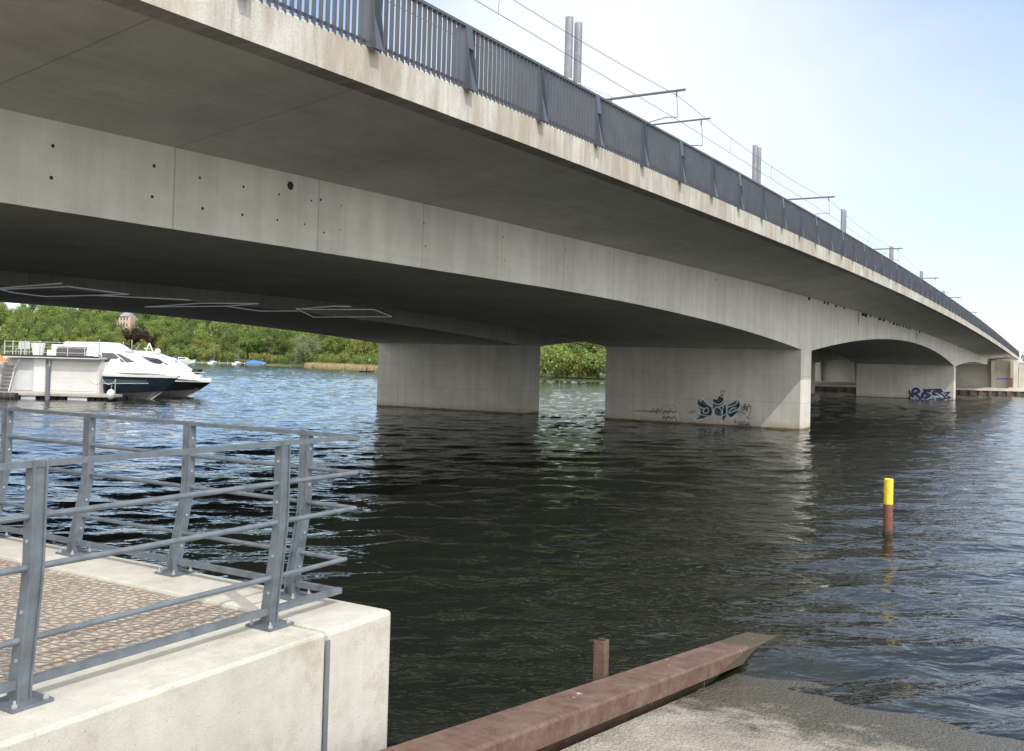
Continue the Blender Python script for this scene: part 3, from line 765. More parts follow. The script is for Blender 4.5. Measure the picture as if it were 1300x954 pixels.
m = MB(); m.tube([(0, 0, 0), (0, 0, fl.z+.7)], .06, 8); m.build('pole', M['galv'], fg)
m = MB(); m.box(-.55, -.06, -.02, .02, fl.z-.2, fl.z+.6); m.build('red_field', M['signred'], fg)
m = MB(); m.box(-.55, -.06, -.02, .02, fl.z-1.4, fl.z-.21); m.build('blue_field', M['signblue'], fg)

# ------------------------------------------------------------------ trees
def crown_mesh(name, mat, seed, lobes, nleaf, rx, rz, cz, leaf, droop=0.0):
    rnd = random.Random(seed); m = MB(); cl = []
    for i in range(lobes):
        th = rnd.uniform(0, 2*math.pi); ph = math.acos(rnd.uniform(-.75, 1)); q = rnd.uniform(.45, .92)
        cl.append((Vector((rx*q*math.sin(ph)*math.cos(th), rx*q*math.sin(ph)*math.sin(th), cz+rz*q*math.cos(ph))), rnd.uniform(.20, .42)*rx))
    for i in range(nleaf):
        c, r = rnd.choice(cl)
        d = Vector((rnd.gauss(0, 1), rnd.gauss(0, 1), rnd.gauss(0, 1))).normalized()
        p = c+d*r*(rnd.uniform(.55, 1.08))
        if droop: p.z -= droop*rnd.random()*((p.x**2+p.y**2)/(rx*rx))
        a = (d+Vector((rnd.gauss(0, .42), rnd.gauss(0, .42), rnd.gauss(0, .42)+.25))).normalized()
        u = a.cross(Vector((rnd.gauss(0, 1), rnd.gauss(0, 1), rnd.gauss(0, 1)))).normalized(); v = a.cross(u)
        l = leaf*rnd.uniform(.6, 1.3)
        if droop: v = Vector((0, 0, 1)); u = Vector((math.cos(i), math.sin(i), 0)); l2 = l*2.2
        else: l2 = l*.8
        m.add([p-u*l*.5, p+v*l2*.35, p+u*l*.5, p-v*l2*.5], [(0, 1, 2, 3)])
    return m
def trunk_mesh(h, r, seed, rx):
    rnd = random.Random(seed); m = MB()
    m.tube([(0, 0, -.6), (.1, 0, h*.3), (-.1, .1, h*.62), (.05, 0, h)], r, 8, r*.35)
    for i in range(6):
        th = i*1.05+rnd.random(); z = h*rnd.uniform(.35, .8)
        m.tube([(0, 0, z), (rx*.3*math.cos(th), rx*.3*math.sin(th), z+h*.14), (rx*.6*math.cos(th), rx*.6*math.sin(th), z+h*.22)], r*.4, 6, r*.12)
    return m
def proto(name, lab, cat, li, seed, H, rx, lobes=26, nleaf=3200, leaf=.62, low=False, droop=0.0):
    o = thing(name, lab, cat)
    rz = H*(.5 if low else .46); cz = H-rz*.98
    crown_mesh('crown', None, seed, lobes, nleaf, rx, rz, cz, leaf, droop).build('crown', LEAF[li], o)
    trunk_mesh(H*.72, .032*H, seed, rx).build('trunk', M['bark'], o, smooth=True)
    return o
KINDS = {}
KINDS['a'] = proto('broadleaf_tree', 'x', 'tree', 0, 11, 15, 5.6)
KINDS['b'] = proto('broadleaf_tree', 'x', 'tree', 1, 23, 16, 5.2)
KINDS['c'] = proto('broadleaf_tree', 'x', 'tree', 2, 37, 13.5, 5.0)
KINDS['d'] = proto('broadleaf_tree', 'x', 'tree', 0, 41, 12, 5.4, 22)
KINDS['e'] = proto('broadleaf_tree', 'x', 'tree', 1, 59, 17.5, 5.9, 30)
KINDS['w'] = proto('willow_bush', 'x', 'bush', 3, 71, 10.0, 6.0, 34, 4200, .5, True)
KINDS['y'] = proto('weeping_willow', 'x', 'tree', 2, 83, 12.0, 5.5, 26, 4200, .5, True, 4.0)
KINDS['p'] = proto('copper_beech', 'x', 'tree', 4, 97, 9.0, 4.2, 20, 2600, .5, True)
KINDS['s'] = proto('shore_bush', 'x', 'bush', 0, 103, 4.2, 3.2, 18, 1500, .42, True)
KINDS['g'] = proto('shore_bush', 'x', 'bush', 2, 109, 3.6, 3.0, 16, 1400, .42, True)
LAB = {'a': 'fresh green broadleaf tree in the wood on the far shore', 'b': 'deep green broadleaf tree in the wood on the far shore', 'c': 'yellow green broadleaf tree in the wood on the far shore',
       'd': 'low round fresh green tree in the wood on the far shore', 'e': 'tall deep green tree in the wood on the far shore', 's': 'low fresh green bush on the far waterline', 'g': 'low yellow green bush on the far waterline'}
used = set(); rt = random.Random(5)
def plant(kind, x, d, sc_=1.0, lab=None, y=None):
    yy = shore_y(x)+d if y is None else y
    lim = None
    if y is None and kind in 'abcde':
        px = 650+FOC*x/yy-4
        for xa, xb, yl, Ym in ((143, 172, 416, 397), (160, 196, 430, 347), (356, 398, 440, 300)):
            if xa-3 < px < xb+3 and yy < Ym:
                lim = max(3.2, EYE+(460.4+(px-650)*.02645-yl)/FOC*yy-land_z(x, d))/{'a': 15, 'b': 16, 'c': 13.5, 'd': 12, 'e': 17.5}[kind]
    o = KINDS[kind] if kind not in used else copy_tree(KINDS[kind]); used.add(kind)
    o.location = (x, yy, land_z(x, d) if y is None else 1.2); o.rotation_euler = (0, 0, rt.uniform(0, 6.28))
    s_ = sc_*rt.uniform(.9, 1.12)
    if lim: s_ = min(s_, lim)
    o.scale = (s_*rt.uniform(.92, 1.1), s_*rt.uniform(.92, 1.1), s_)
    o['label'] = lab or LAB[kind]
    if not lab: o['group'] = 'trees of the far shore' if kind in 'abcde' else 'bushes on the far waterline'
    return o
KEY = []
# left wood: front row then rows climbing the hill
x = -205
while x < -78:
    plant(rt.choice('aacdb'), x, rt.uniform(7, 14), rt.uniform(.6, .86)); x += rt.uniform(5.5, 8.5)
for row, (d, sc_) in enumerate([(22, .78), (36, .88), (54, .95), (72, 1.0), (92, 1.05), (112, 1.08), (134, 1.08), (158, 1.1), (185, 1.1)]):
    x = -250+row*3
    while x < -52:
        plant(rt.choice('abbceaad'), x, d+rt.uniform(-8, 8), sc_*rt.uniform(.8, 1.1)*(1 if x > -215 or d < 90 else .8)); x += rt.uniform(7, 10)
# trees behind the reeds and the shaded pier
x = -80
while x < -22:
    plant(rt.choice('aabcd'), x, rt.uniform(16, 26), rt.uniform(.72, .95)); x += rt.uniform(5.5, 8)
x = -24
while x < 34:
    plant(rt.choice('abcda'), x, rt.uniform(6, 12), rt.uniform(.55, .72)); x += rt.uniform(3.6, 5.2)
x = -20
while x < 34:
    plant(rt.choice('abeab'), x, rt.uniform(20, 30), rt.uniform(.8, 1.0)); plant(rt.choice('abeab'), x+3, rt.uniform(42, 55), rt.uniform(.95, 1.2)); x += rt.uniform(4, 6)
x = -4
while x < 30:
    plant(rt.choice('sgs'), x, rt.uniform(.5, 2.5), rt.uniform(.9, 1.45)); x += rt.uniform(1.8, 2.8)
x = -170
while x < -26:
    plant(rt.choice('ssg'), x, rt.uniform(4, 7), rt.uniform(.8, 1.25)); x += rt.uniform(3.5, 6)
P = onZ(377, 466.6, 0); plant('w', P.x, 3.0, 1.0, 'large round silver green willow bush at the water beside the reeds')
P = onZ(462, 469, 0); plant('y', P.x, 20, 1.0, 'pale yellow green weeping willow behind the tan reeds')
for px, hh_, lab in ((172, 415.5, 'dark copper purple tree below the pink villa'), (186, 419, 'smaller dark copper tree right of the other copper tree')):
    P = atY(px, hh_, 349); dd = 349-shore_y(P.x); plant('p', P.x, dd, (P.z-land_z(P.x, dd))/9.0, lab)
for i, (x, y, k_) in enumerate([(112, 200, 'a'), (120, 205, 'b'), (131, 196, 'd'), (143, 204, 'c'), (156, 200, 'a'), (98, 215, 'b'), (168, 207, 'e')]):
    plant(k_, x, 0, .75, 'green broadleaf tree beyond the far bridge end', y)['group'] = 'trees beyond the far bridge end'

# reeds: nobody could count the stalks
rm = MB(); rr = random.Random(3)
x0_, x1_ = -64.0, -33.0
for i in range(5200):
    x = rr.uniform(x0_, x1_); y = shore_y(x)+rr.uniform(-3.2, 2.5); h = rr.uniform(1.0, 1.9); a = rr.uniform(0, 3.14)
    dx, dy = .07*math.cos(a), .07*math.sin(a); lx, ly = rr.gauss(0, .15), rr.gauss(0, .15)
    rm.add([(x-dx, y-dy, -.1), (x+dx, y+dy, -.1), (x+lx, y+ly, h)], [(0, 1, 2)])
tag(rm.build('reeds', M['reed']), 'belt of dry tan reeds along the far waterline', 'reeds', kind='stuff')

# villa on the hill
vc = atY(156, 410, 400); vw = 21*400/FOC
vl = thing('villa', 'pink rendered villa with a grey roofed tower on the wooded hill', 'house', (vc.x, 400, 8))
vt = atY(150, 401, 400).z-8; vb = 0
m = MB(); m.box(-vw*.08, vw*.62, -3, 5, vb, vt-.3); m.build('wall', M['pink'], vl)
m = MB(); m.box(-vw*.5, -vw*.081, -3.6, 1.5, vb, vt-2.6); m.build('tower', M['pink'], vl)
m = MB(); m.loft([[(-vw*.54, -3.9, vt-2.598), (-vw*.05, -3.9, vt-2.598), (-vw*.05, 1.8, vt-2.598), (-vw*.54, 1.8, vt-2.598)], [(-vw*.36, -2, vt-1.2), (-vw*.22, -2, vt-1.2), (-vw*.22, 0, vt-1.2), (-vw*.36, 0, vt-1.2)]]); m.build('tower_roof', M['slate'], vl)
m = MB(); m.loft([[(-vw*.1, -3.4, vt-.298), (vw*.55, -3.4, vt-.298), (vw*.55, 5.4, vt-.298), (-vw*.1, 5.4, vt-.298)], [(vw*.05, 0, vt+1.4), (vw*.4, 0, vt+1.4), (vw*.4, 2, vt+1.4), (vw*.05, 2, vt+1.4)]]); m.build('roof', M['slate'], vl)
for (a, b_) in ((.02, .12), (.2, .3), (.38, .46), (-.42, -.34), (-.26, -.18)):
    for zz in (vt-2.0, vt-4.6):
        if a < 0 and zz > vt-3: zz -= 2.2
        m = MB(); yf = -3.02 if a > 0 else -3.62
        m.box(vw*a, vw*b_, yf, yf+.015, zz, zz+1.3); m.build('window', M['glass'], vl)

# ------------------------------------------------------------------ boats
def hull_half(t, beam):                      # half beam at deck along the length
    return beam/2*(1 if t < .5 else max(.0, 1-((t-.5)/.5)**2.4))*(.92+.08*min(1, t*4))
def make_yacht(name, label, loc, rz, Lh, beam, fb0, fb1, hullmat, cabin, glass_list, group=None):
    r = thing(name, label, 'yacht', loc, rz, group)
    NS = 22
    def ring(t):
        hb = max(.02, hull_half(t, beam)); zs = fb0+(fb1-fb0)*t**1.6
        zc = .28+.28*t**3; rake = 1.75*t**3
        x = Lh*t
        return x, hb, zs, zc, rake
    up, lo, dk = [], [], []
    for i in range(NS+1):
        t = i/NS; x, hb, zs, zc, rk = ring(t)
        hc = hb*(.90-.25*t**3); xk = x-rk*(1-zc/zs)*.9; xl = x-rk*1.02
        up.append([(xk, -hc, zc), (x-rk*.3, -(hb*.45+hc*.55), zc+(zs-zc)*.45), (x, -hb, zs), (x, hb, zs), (x-rk*.3, hb*.45+hc*.55, zc+(zs-zc)*.45), (xk, hc, zc)])
        lo.append([(xl, -.02, -.55+.5*t**5), (xk, -hc+.002, zc-.002), (xk, hc-.002, zc-.002), (xl, .02, -.55+.5*t**5)])
    m = MB(); m.loft(up); m.build('hull', M[hullmat], r, smooth=False)
    m = MB(); m.loft(lo); m.build('hull_bottom', M['boot'], r)
    m = MB()                                   # white deck moulding standing above the sheer
    for i in range(NS+1):
        t = i/NS; x, hb, zs, zc, rk = ring(t)
        dk.append([(x+.03, -hb-.03, zs+.002), (x+.04, -hb-.03, zs+.16), (x-.02, -hb*.80, zs+.30+.12*(1-t)), (x-.02, hb*.80, zs+.30+.12*(1-t)), (x+.04, hb+.03, zs+.16), (x+.03, hb+.03, zs+.002)])
    m.loft(dk); m.build('deck', M['white'], r)
    # cabin: stations (x, half width low, z low, half width high, z high)
    m = MB(); rings = [[(x, -a, z0), (x, -b_*1.0, z1-.12), (x, -b_*.82, z1), (x, b_*.82, z1), (x, b_, z1-.12), (x, a, z0)] for x, a, z0, b_, z1 in cabin]
    m.loft(rings); m.build('cabin', M['white'], r)
    def side_y(x, z):
        for c0, c1 in zip(cabin, cabin[1:]):
            if c0[0] <= x <= c1[0]:
                u = (x-c0[0])/(c1[0]-c0[0]); a, z0, b_, z1 = [c0[k]+(c1[k]-c0[k])*u for k in (1, 2, 3, 4)]
                return a+(b_-a)*max(0, min(1, (z-z0)/max(.05, z1-.12-z0)))
        return cabin[-1][1]
    for poly, mat, nm in glass_list:
        for sg in (-1, 1):
            m = MB(); pts = [(x, sg*(side_y(x, z)+.02), z) for x, z in poly]
            m.prism(pts, (0, sg*.012, 0)); m.build(nm, M[mat], r)
    return r, ring
# near yacht: broadside behind the boathouse, bow to the right
Y1 = 66.0
bow = atY(226, 481, Y1); PXM = FOC/Y1
def yx(px): return (px-226)/PXM+13.0            # picture column -> metres along this 13 m hull
def yz(py): return (508-py)/PXM
cab1 = [(yx(60), 1.75, 1.7, 1.6, 2.55), (yx(118), 1.75, 1.75, 1.5, yz(447)), (yx(130), 1.75, 1.8, 1.48, yz(446.5)), (yx(152), 1.72, 1.8, 1.40, yz(448)), (yx(161), 1.70, 1.8, 1.34, yz(449)), (yx(174), 1.6, 1.8, 1.15, yz(455.5)), (yx(186), 1.42, 1.8, 1.0, yz(462)), (yx(198), 1.05, 1.8, .8, yz(468)), (yx(214), .55, 1.72, .4, yz(475))]
gl1 = [([(yx(142), yz(462)), (yx(134), yz(450.8)), (yx(154), yz(450.8)), (yx(168), yz(461.3))], 'glass2', 'window'),
       ([(yx(170), yz(461.3)), (yx(156.5), yz(451)), (yx(161), yz(451.5)), (yx(181), yz(461.8))], 'glass2', 'window'),
       ([(yx(118), yz(464.5)), (yx(118), yz(455)), (yx(130), yz(455)), (yx(136), yz(463))], 'glass', 'window')]
y1, ring1 = make_yacht('motor_yacht', 'white motor yacht with navy blue hull moored beside the boathouse', (bow.x-13.0, Y1, 0), 0.0, 13.0, 4.1, 1.62, 1.50, 'navy', cab1, gl1)
m = MB(); m.loft([[(x, -b_, z0), (x, -b_*.9, z1), (x, b_*.9, z1), (x, b_, z0)] for x, b_, z0, z1 in [(yx(90), 1.2, yz(447), yz(438)), (yx(128), 1.25, yz(447), yz(437.5)), (yx(142), 1.2, yz(447.3), yz(437.5)), (yx(150), 1.1, yz(448), yz(441)), (yx(163), .9, yz(454), yz(448))]]); fbz = m.build('flybridge', M['white'], y1)
m = MB(); m.prism([(yx(129), -1.26, yz(444.5)), (yx(129), -1.22, yz(439.5)), (yx(137), -1.2, yz(439.5)), (yx(138), -1.24, yz(444.5))], (0, -.02, 0)); m.build('window', M['glass2'], y1)
m = MB(); m.prism([(yx(138), -2.09, yz(487.5)), (yx(197), -1.62, yz(486.5)), (yx(199), -1.62, yz(483.5)), (yx(138), -2.10, yz(483))], (0, -.03, 0)); hw_ = m.build('hull_window', M['glass'], y1)
m = MB(); m.tube([(yx(138), -2.10, yz(488.6)), (yx(200), -1.60, yz(487.2))], .03, 6); m.build('rub_strip', M['boot'], y1)
m = MB()
for px in (176, 188, 200, 211, 220): 
    t_ = yx(px)/13; _, hb, zs, _, _ = ring1(t_); m.tube([(yx(px), -hb*.92, zs+.2), (yx(px)+.05, -hb*.9, zs+.75)], .014, 6)
m.tube([(yx(px), -hull_half(yx(px)/13, 4.1)*.9, ring1(yx(px)/13)[2]+.75) for px in (176, 188, 200, 211, 220)], .016, 6); m.build('bow_rail', M['bolt'], y1)
m = MB(); m.tube([(yx(157), 0, yz(450)), (yx(155), 0, yz(436))], .03, 6); m.tube([(yx(163), .4, yz(449)), (yx(163), .4, yz(433.5))], .03, 6)
m.tube([(yx(166), .6, yz(447)), (yx(172), .6, yz(438))], .02, 6); m.build('aerial', M['bolt'], y1)
m = MB(); m.box(yx(193), yx(196), -.3, .3, yz(473.5), yz(471)); m.build('hatch', M['dark'], y1)
m = MB(); m.box(yx(221), yx(228), -.12, .12, yz(480), yz(477)); m.build('anchor_roller', M['bolt'], y1)
# far yacht
Y2 = 71.0; bow2 = atY(268, 484, Y2); PX2 = FOC/Y2
def ux_(px): return (px-268)/PX2+15.0
def uz(py): return (503.8-py)/PX2
cab2 = [(ux_(110), 1.8, 1.2, 1.6, uz(446)), (ux_(180), 1.8, 1.25, 1.6, uz(447)), (ux_(196), 1.8, 1.3, 1.5, uz(450)), (ux_(215), 1.7, 1.4, 1.3, uz(456)), (ux_(228), 1.5, 1.4, 1.1, uz(462)), (ux_(240), 1.2, 1.35, .85, uz(469)), (ux_(256), .6, 1.25, .4, uz(477))]
gl2 = [([(ux_(190), uz(461)), (ux_(190), uz(454)), (ux_(208), uz(456)), (ux_(222), uz(464))], 'glass2', 'window')]
y2, ring2 = make_yacht('motor_yacht', 'white motor yacht with black hull, its bow showing past the navy yacht', (bow2.x-15.0, Y2, 0), 0.0, 15.0, 4.4, 1.25, 1.12, 'black', cab2, gl2)
m = MB(); m.tube([(ux_(199), 0, uz(456)), (ux_(199), 0, uz(450))], .12, 8); m.ball((ux_(199), 0, uz(447.5)), .23, 12, (1, 1, 1.05)); m.build('radar_dome', M['white'], y2, smooth=True)
m = MB(); m.tube([(ux_(183), 0, uz(452)), (ux_(188), 0, uz(437))], .05, 6); m.tube([(ux_(194), 0, uz(450)), (ux_(188), 0, uz(437))], .05, 6); m.tube([(ux_(185.5), -.4, uz(444)), (ux_(185.5), .4, uz(444))], .06, 6); m.build('mast_arch', M['white'], y2)
m = MB(); m.prism([(ux_(244), -.5, uz(473.5)), (ux_(252), -.5, uz(473.5)), (ux_(254), -.5, uz(468.5)), (ux_(247), -.5, uz(468.5))], (0, 1.0, 0)); m.build('anchor_winch', M['dark'], y2)
m = MB()
for px in (216, 228, 240, 251, 262):
    hb = hull_half(ux_(px)/15, 4.4); zs = ring2(ux_(px)/15)[2]; m.tube([(ux_(px), -hb*.9, zs+.2), (ux_(px)+.05, -hb*.88, zs+.72)], .014, 6)
m.tube([(ux_(px), -hull_half(ux_(px)/15, 4.4)*.88, ring2(ux_(px)/15)[2]+.72) for px in (216, 228, 240, 251, 262)], .016, 6); m.build('bow_rail', M['bolt'], y2)
m = MB(); m.lathe((ux_(221), -.6, uz(463)), [(.2, -.25), (.42, 0), (.42, .35), (.2, .5)], 10); m.build('covered_tender', M['panel2'], y2)

# ------------------------------------------------------------------ floating boathouse
HY = 63.5; HM = FOC/HY
hb0 = atY(66, 507, HY)
H = thing('boathouse', 'white floating boathouse with roof terrace on a grey pontoon', 'boathouse', (hb0.x, HY, 0))
def hx(px): return atY(px, 480, HY).x-hb0.x
def hz(py, px=66): return atY(px, py, HY).z
zd = hz(498.5); zr = hz(455)
m = MB(); m.box(hx(-40), hx(125), .35, 6.5, zd, zr-.02); m.build('wall', M['panel'], H)
m = MB()
for i in range(7): m.box(hx(62), hx(121.5), .318, .34, zd+.12+i*(zr-zd-.3)/7, zd+.114+(i+1)*(zr-zd-.3)/7)
m.build('front_panel', M['panel'], H)
m = MB(); m.box(hx(16), hx(41), .30, .34, zd+.1, zr-.1); m.build('side_panel', M['panel2'], H)
m = MB(); m.box(hx(41.3), hx(56), .1, .34, zd+.02, zr-.05); m.build('bay', M['white'], H)
for px in (59, 122.5):
    m = MB(); m.box(hx(px), hx(px+2), .22, .34, zd, zr-.03); m.build('corner_post', M['panel2'], H)
m = MB(); m.box(hx(6), hx(127.5), -.35, 6.6, zr, zr+.13); m.build('roof_slab', M['panel2'], H)
m = MB(); m.box(hx(6), hx(127.5), -.37, -.352, zr+.09, zr+.19); m.build('roof_edge', M['dark'], H)
m = MB(); m.bar((hx(16), .05, hz(474, 16)), (hx(26), -.2, zr-.02), .06, .06); m.build('strut', M['bolt'], H)
m = MB(); zt = zr+.14
for px in (7.5, 18, 28, 33.5, 52, 87.5, 109, 127):
    m.box(hx(px)-.025, hx(px)+.025, -.33, -.28, zt, hz(433, px)+.02)
for dz in (0, .34, .68): m.tube([(hx(7), -.30, hz(433.3, 7)-dz), (hx(127), -.30, hz(436.5, 127)-dz)], .02, 6)
m.build('terrace_railing', M['bolt'], H)
# pontoon
m = MB(); m.box(hx(-40), hx(127), -1.6, 7, zd-.16, zd-.002); m.build('pontoon_deck', M['wood'], H)
m = MB(); m.box(hx(127)+.01, hx(157), -1.6, -.1, zd-.16, zd-.004); m.build('gangway', M['wood'], H)
for a, b_ in ((42, 60), (100, 124)):
    m = MB(); m.box(hx(a), hx(b_), -1.5, 6, -.4, zd-.165); m.build('float', M['panel2'], H)
for a, b_ in ((-30, 10), (64, 98), (126, 150)):
    m = MB()
    for k_ in range(3): m.box(hx(a)+(hx(b_)-hx(a))*(k_*.34), hx(a)+(hx(b_)-hx(a))*(k_*.34+.26), -1.35, 5, -.4, zd-.165)
    m.build('float', M['dark'], H)
m = MB()
for px in (141, 157): m.tube([(hx(px), -1.3, zd-.01), (hx(px), -1.3, hz(481, px))], .035, 8)
m.build('rope_post', M['bolt'], H)
m = MB()
for a, b_ in ((124, 141), (141, 157)):
    m.tube([(hx(a)+(hx(b_)-hx(a))*u, -1.3, hz(482, a)-.55*4*u*(1-u)*.55) for u in [i/8 for i in range(9)]], .022, 6)
m.build('rope', M['wood'], H)
# things standing on and by the boathouse
pl = atY(60, 510, HY-2.0); m = MB(); m.lathe((0, 0, 0), [(.14, -2), (.14, atY(59, 465, HY-2).z), (.02, atY(59, 464, HY-2).z)], 12)
o = m.build('mooring_pile', M['galv']); o.location = (pl.x, HY-2.0, 0); tag(o, 'upright grey steel mooring pile in front of the boathouse', 'pile')
fp = bpy.data.objects
m = MB(); m.lathe((0, 0, 0), [(.30, 0), (.46, .85), (.42, .86), (.40, .78), (.02, .76)], 14)
o = m.build('flower_pot', M['white']); o.location = (atY(47, 480, HY+1.2).x, HY+1.2, zt); tag(o, 'tall white tapered flower pot on the boathouse roof terrace', 'flower pot')
sf = thing('lounge_sofa', 'dark rattan lounge sofa with white cushions on the boathouse roof', 'sofa', (atY(92, 480, HY+1.2).x, HY+1.2, zt))
w2 = (hx(111)-hx(75))/2
m = MB(); m.loft([[(-w2, -.5, 0), (w2, -.5, 0), (w2, .5, 0), (-w2, .5, 0)], [(-w2, -.5, .45), (w2, -.5, .45), (w2, .5, .45), (-w2, .5, .45)], [(-w2*.9, -.45, .66), (w2*.93, -.45, .66), (w2*.93, .5, .66), (-w2*.9, .5, .66)]]); m.build('frame', M['rattan'], sf, bevel=.04)
m = MB(); m.box(-w2*.9, w2*.93, .3, .55, .661, .95); m.build('back_cushion', M['white'], sf, bevel=.05)
for px, lab in ((70, 'white lounge armchair left of the dark rattan sofa'), ):
    ch = thing('armchair', lab, 'armchair', (atY(px, 480, HY+1.3).x, HY+1.3, zt))
    m = MB(); m.box(-.45, .45, -.4, .4, 0, .42); m.build('seat', M['white'], ch, bevel=.05)
    m = MB(); m.box(-.45, .45, .2, .42, .421, .8); m.build('backrest', M['white'], ch, bevel=.05)
for px, lab in ((24, 'slim white garden chair near the terrace corner'), (31, 'slim white garden chair beside the white flower pot')):
    ch = thing('garden_chair', lab, 'chair', (atY(px, 480, HY+1.6).x, HY+1.6, zt))
    m = MB(); m.box(-.2, .2, -.2, .2, .42, .46); m.build('seat', M['bolt'], ch)
    m = MB(); m.box(-.2, .2, .18, .21, .461, .9); m.build('backrest', M['bolt'], ch)
    for a, b_ in ((-.18, -.18), (.18, -.18), (.18, .18), (-.18, .18)):
        m = MB(); m.tube([(a, b_, 0), (a, b_, .42)], .02, 6); m.build('leg', M['bolt'], ch)
ws = thing('wind_screen', 'white slatted wind screen at the right end of the roof terrace', 'screen', (atY(119, 480, HY+1.0).x, HY+1.0, zt))
hw = (hx(128.5)-hx(110.5))/2
m = MB(); m.box(-hw, hw, -.03, .03, .05, hz(436.5, 119)-zt); m.build('panel', M['panel2'], ws)
for a in (-hw, 0, hw):
    m = MB(); m.box(a-.03, a+.03, -.05, -.031, 0, hz(436, 119)-zt); m.build('post', M['white'], ws)
bl = thing('fender_buoy', 'round white fender hanging at the end of the pontoon gangway', 'fender', (hb0.x+hx(155.5), HY-1.75, hz(500, 155)))
m = MB(); m.ball((0, 0, 0), .27, 12, (1, 1, 1.3)); m.build('ball', M['white'], bl, smooth=True)
m = MB(); m.tube([(0, 0, .34), (0, .12, .62)], .02, 6); m.build('rope', M['wood'], bl)
fd = thing('float_drum', 'black float drum lying in the water under the pontoon', 'drum', (hb0.x+hx(29), HY-2.0, .14))
m = MB(); w3 = (hx(42)-hx(16))/2; m.tube([(-w3, 0, 0), (w3, 0, 0)], .27, 14); m.build('drum', M['dark'], fd)
m = MB()
for a in (-.6, 0, .6): m.tube([(w3*a-.03, 0, 0), (w3*a+.03, 0, 0)], .285, 14)
m.build('hoop', M['rattan'], fd)
st_ = thing('pontoon_stairs', 'pale open stair at the left end of the boathouse', 'stairs', (hb0.x+hx(10), HY-.2, zd))
m = MB()
for i in range(7): m.box(-.35+.0*i, .35, -.3+i*.1, 0+i*.1, .2+i*.25, .24+i*.25)
m.build('tread', M['bolt'], st_)
m = MB(); m.bar((-.38, -.35, 0), (-.38, .5, 1.95), .05, .1); m.bar((.38, -.35, 0), (.38, .5, 1.95), .05, .1); m.build('stringer', M['panel2'], st_)
aw = thing('kiosk', 'small white kiosk with an orange canvas awning at the picture edge', 'kiosk', (hb0.x+hx(-6), HY-.9, zd))
m = MB(); m.box(hx(-30)-hx(-6), hx(4)-hx(-6), -.4, .6, 0, hz(463, 0)-zd); m.build('wall', M['white'], aw)
ax0, ax1 = hx(-34)-hx(-6), hx(11)-hx(-6)
m = MB(); m.loft([[(ax0, -1.0, hz(459, 0)-zd), (ax1, -1.0, hz(459, 0)-zd), (ax1, .7, hz(459, 0)-zd), (ax0, .7, hz(459, 0)-zd)], [(ax0+.4, -.3, hz(450, 0)-zd), (ax1-.4, -.3, hz(450, 0)-zd), (ax1-.4, .4, hz(450, 0)-zd), (ax0+.4, .4, hz(450, 0)-zd)]]); m.build('awning', M['orange'], aw)
m = MB(); m.box(ax0, ax1, -1.02, -1.0, hz(463, 0)-zd, hz(459, 0)-zd+.01); m.build('valance', M['orange'], aw)

# ------------------------------------------------------------------ small boats off the far shore
def offshore(px, off):
    Y = 300.0
    for _ in range(20): Y = shore_y((px-650+4)/FOC*Y)-off
    P = atY(px, 460, Y); P.z = 0; return P
def sailboat(px, py, top, label):
    P = offshore(px, 7); r = thing('sailing_boat', label, 'sailing boat', (P.x, P.y, 0), R(random.uniform(60, 110)), 'moored sailing boats')
    m = MB(); m.loft([[(-3.2, -.7, .1), (-3.2, -.9, .8), (-3.2, .9, .8), (-3.2, .7, .1)], [(0, -.9, 0), (0, -1.2, .75), (0, 1.2, .75), (0, .9, 0)], [(3.4, -.03, .2), (3.6, -.05, .95), (3.6, .05, .95), (3.4, .03, .2)]]); m.build('hull', M['white'], r)
    m = MB(); m.loft([[(-.9, -.7, .76), (-.9, -.6, 1.2), (-.9, .6, 1.2), (-.9, .7, .76)], [(1.6, -.4, .8), (1.2, -.3, 1.1), (1.2, .3, 1.1), (1.6, .4, .8)]]); m.build('cabin', M['white'], r)
    h = atY(px, top, P.y).z; m = MB(); m.tube([(.6, 0, .7), (.6, 0, h)], .085, 6, .06); m.build('mast', M['galv'], r)
    m = MB(); m.tube([(.6, 0, 1.8), (-2.6, 0, 1.75)], .13, 6); m.build('boom', M['signblue'], r)
sailboat(271, 463.0, 436, 'white sailing boat with bare mast, left one off the wooded shore')
sailboat(302, 463.6, 432, 'white sailing boat with bare mast, right one beside the blue tarpaulin')
def cruiser(px, py, label, cover):
    P = offshore(px, 6); r = thing('motor_boat', label, 'motor boat', (P.x, P.y, 0), 0, 'moored motor boats')
    m = MB(); m.loft([[(-3.6, -1, 0), (-3.6, -1.3, 1.1), (-3.6, 1.3, 1.1), (-3.6, 1, 0)], [(1, -1, 0), (1, -1.4, 1.15), (1, 1.4, 1.15), (1, 1, 0)], [(3.6, -.05, .3), (4.0, -.08, 1.4), (4.0, .08, 1.4), (3.6, .05, .3)]]); m.build('hull', M['white'], r)
    m = MB(); m.loft([[(-1.5, -1, 1.1), (-1.5, -.9, 2.1), (-1.5, .9, 2.1), (-1.5, 1, 1.1)], [(1.9, -.8, 1.1), (1.0, -.7, 2.0), (1.0, .7, 2.0), (1.9, .8, 1.1)]]); m.build('cabin', M['white'], r)
    m = MB(); m.box(-1.2, .9, -1.03, -.98, 1.45, 1.85); m.build('window', M['glass'], r)
    m = MB(); m.loft([[(-3.3, -1.1, 1.15), (-1.52, -1.1, 1.15), (-1.52, 1.1, 1.15), (-3.3, 1.1, 1.15)], [(-3.0, -.9, 2.6), (-1.6, -.9, 2.7), (-1.6, .9, 2.7), (-3.0, .9, 2.6)]]); m.build('canopy', M[cover], r)
cruiser(210, 461.8, 'white motor boat with dark cover, left of the pair at the far jetty', 'rattan')
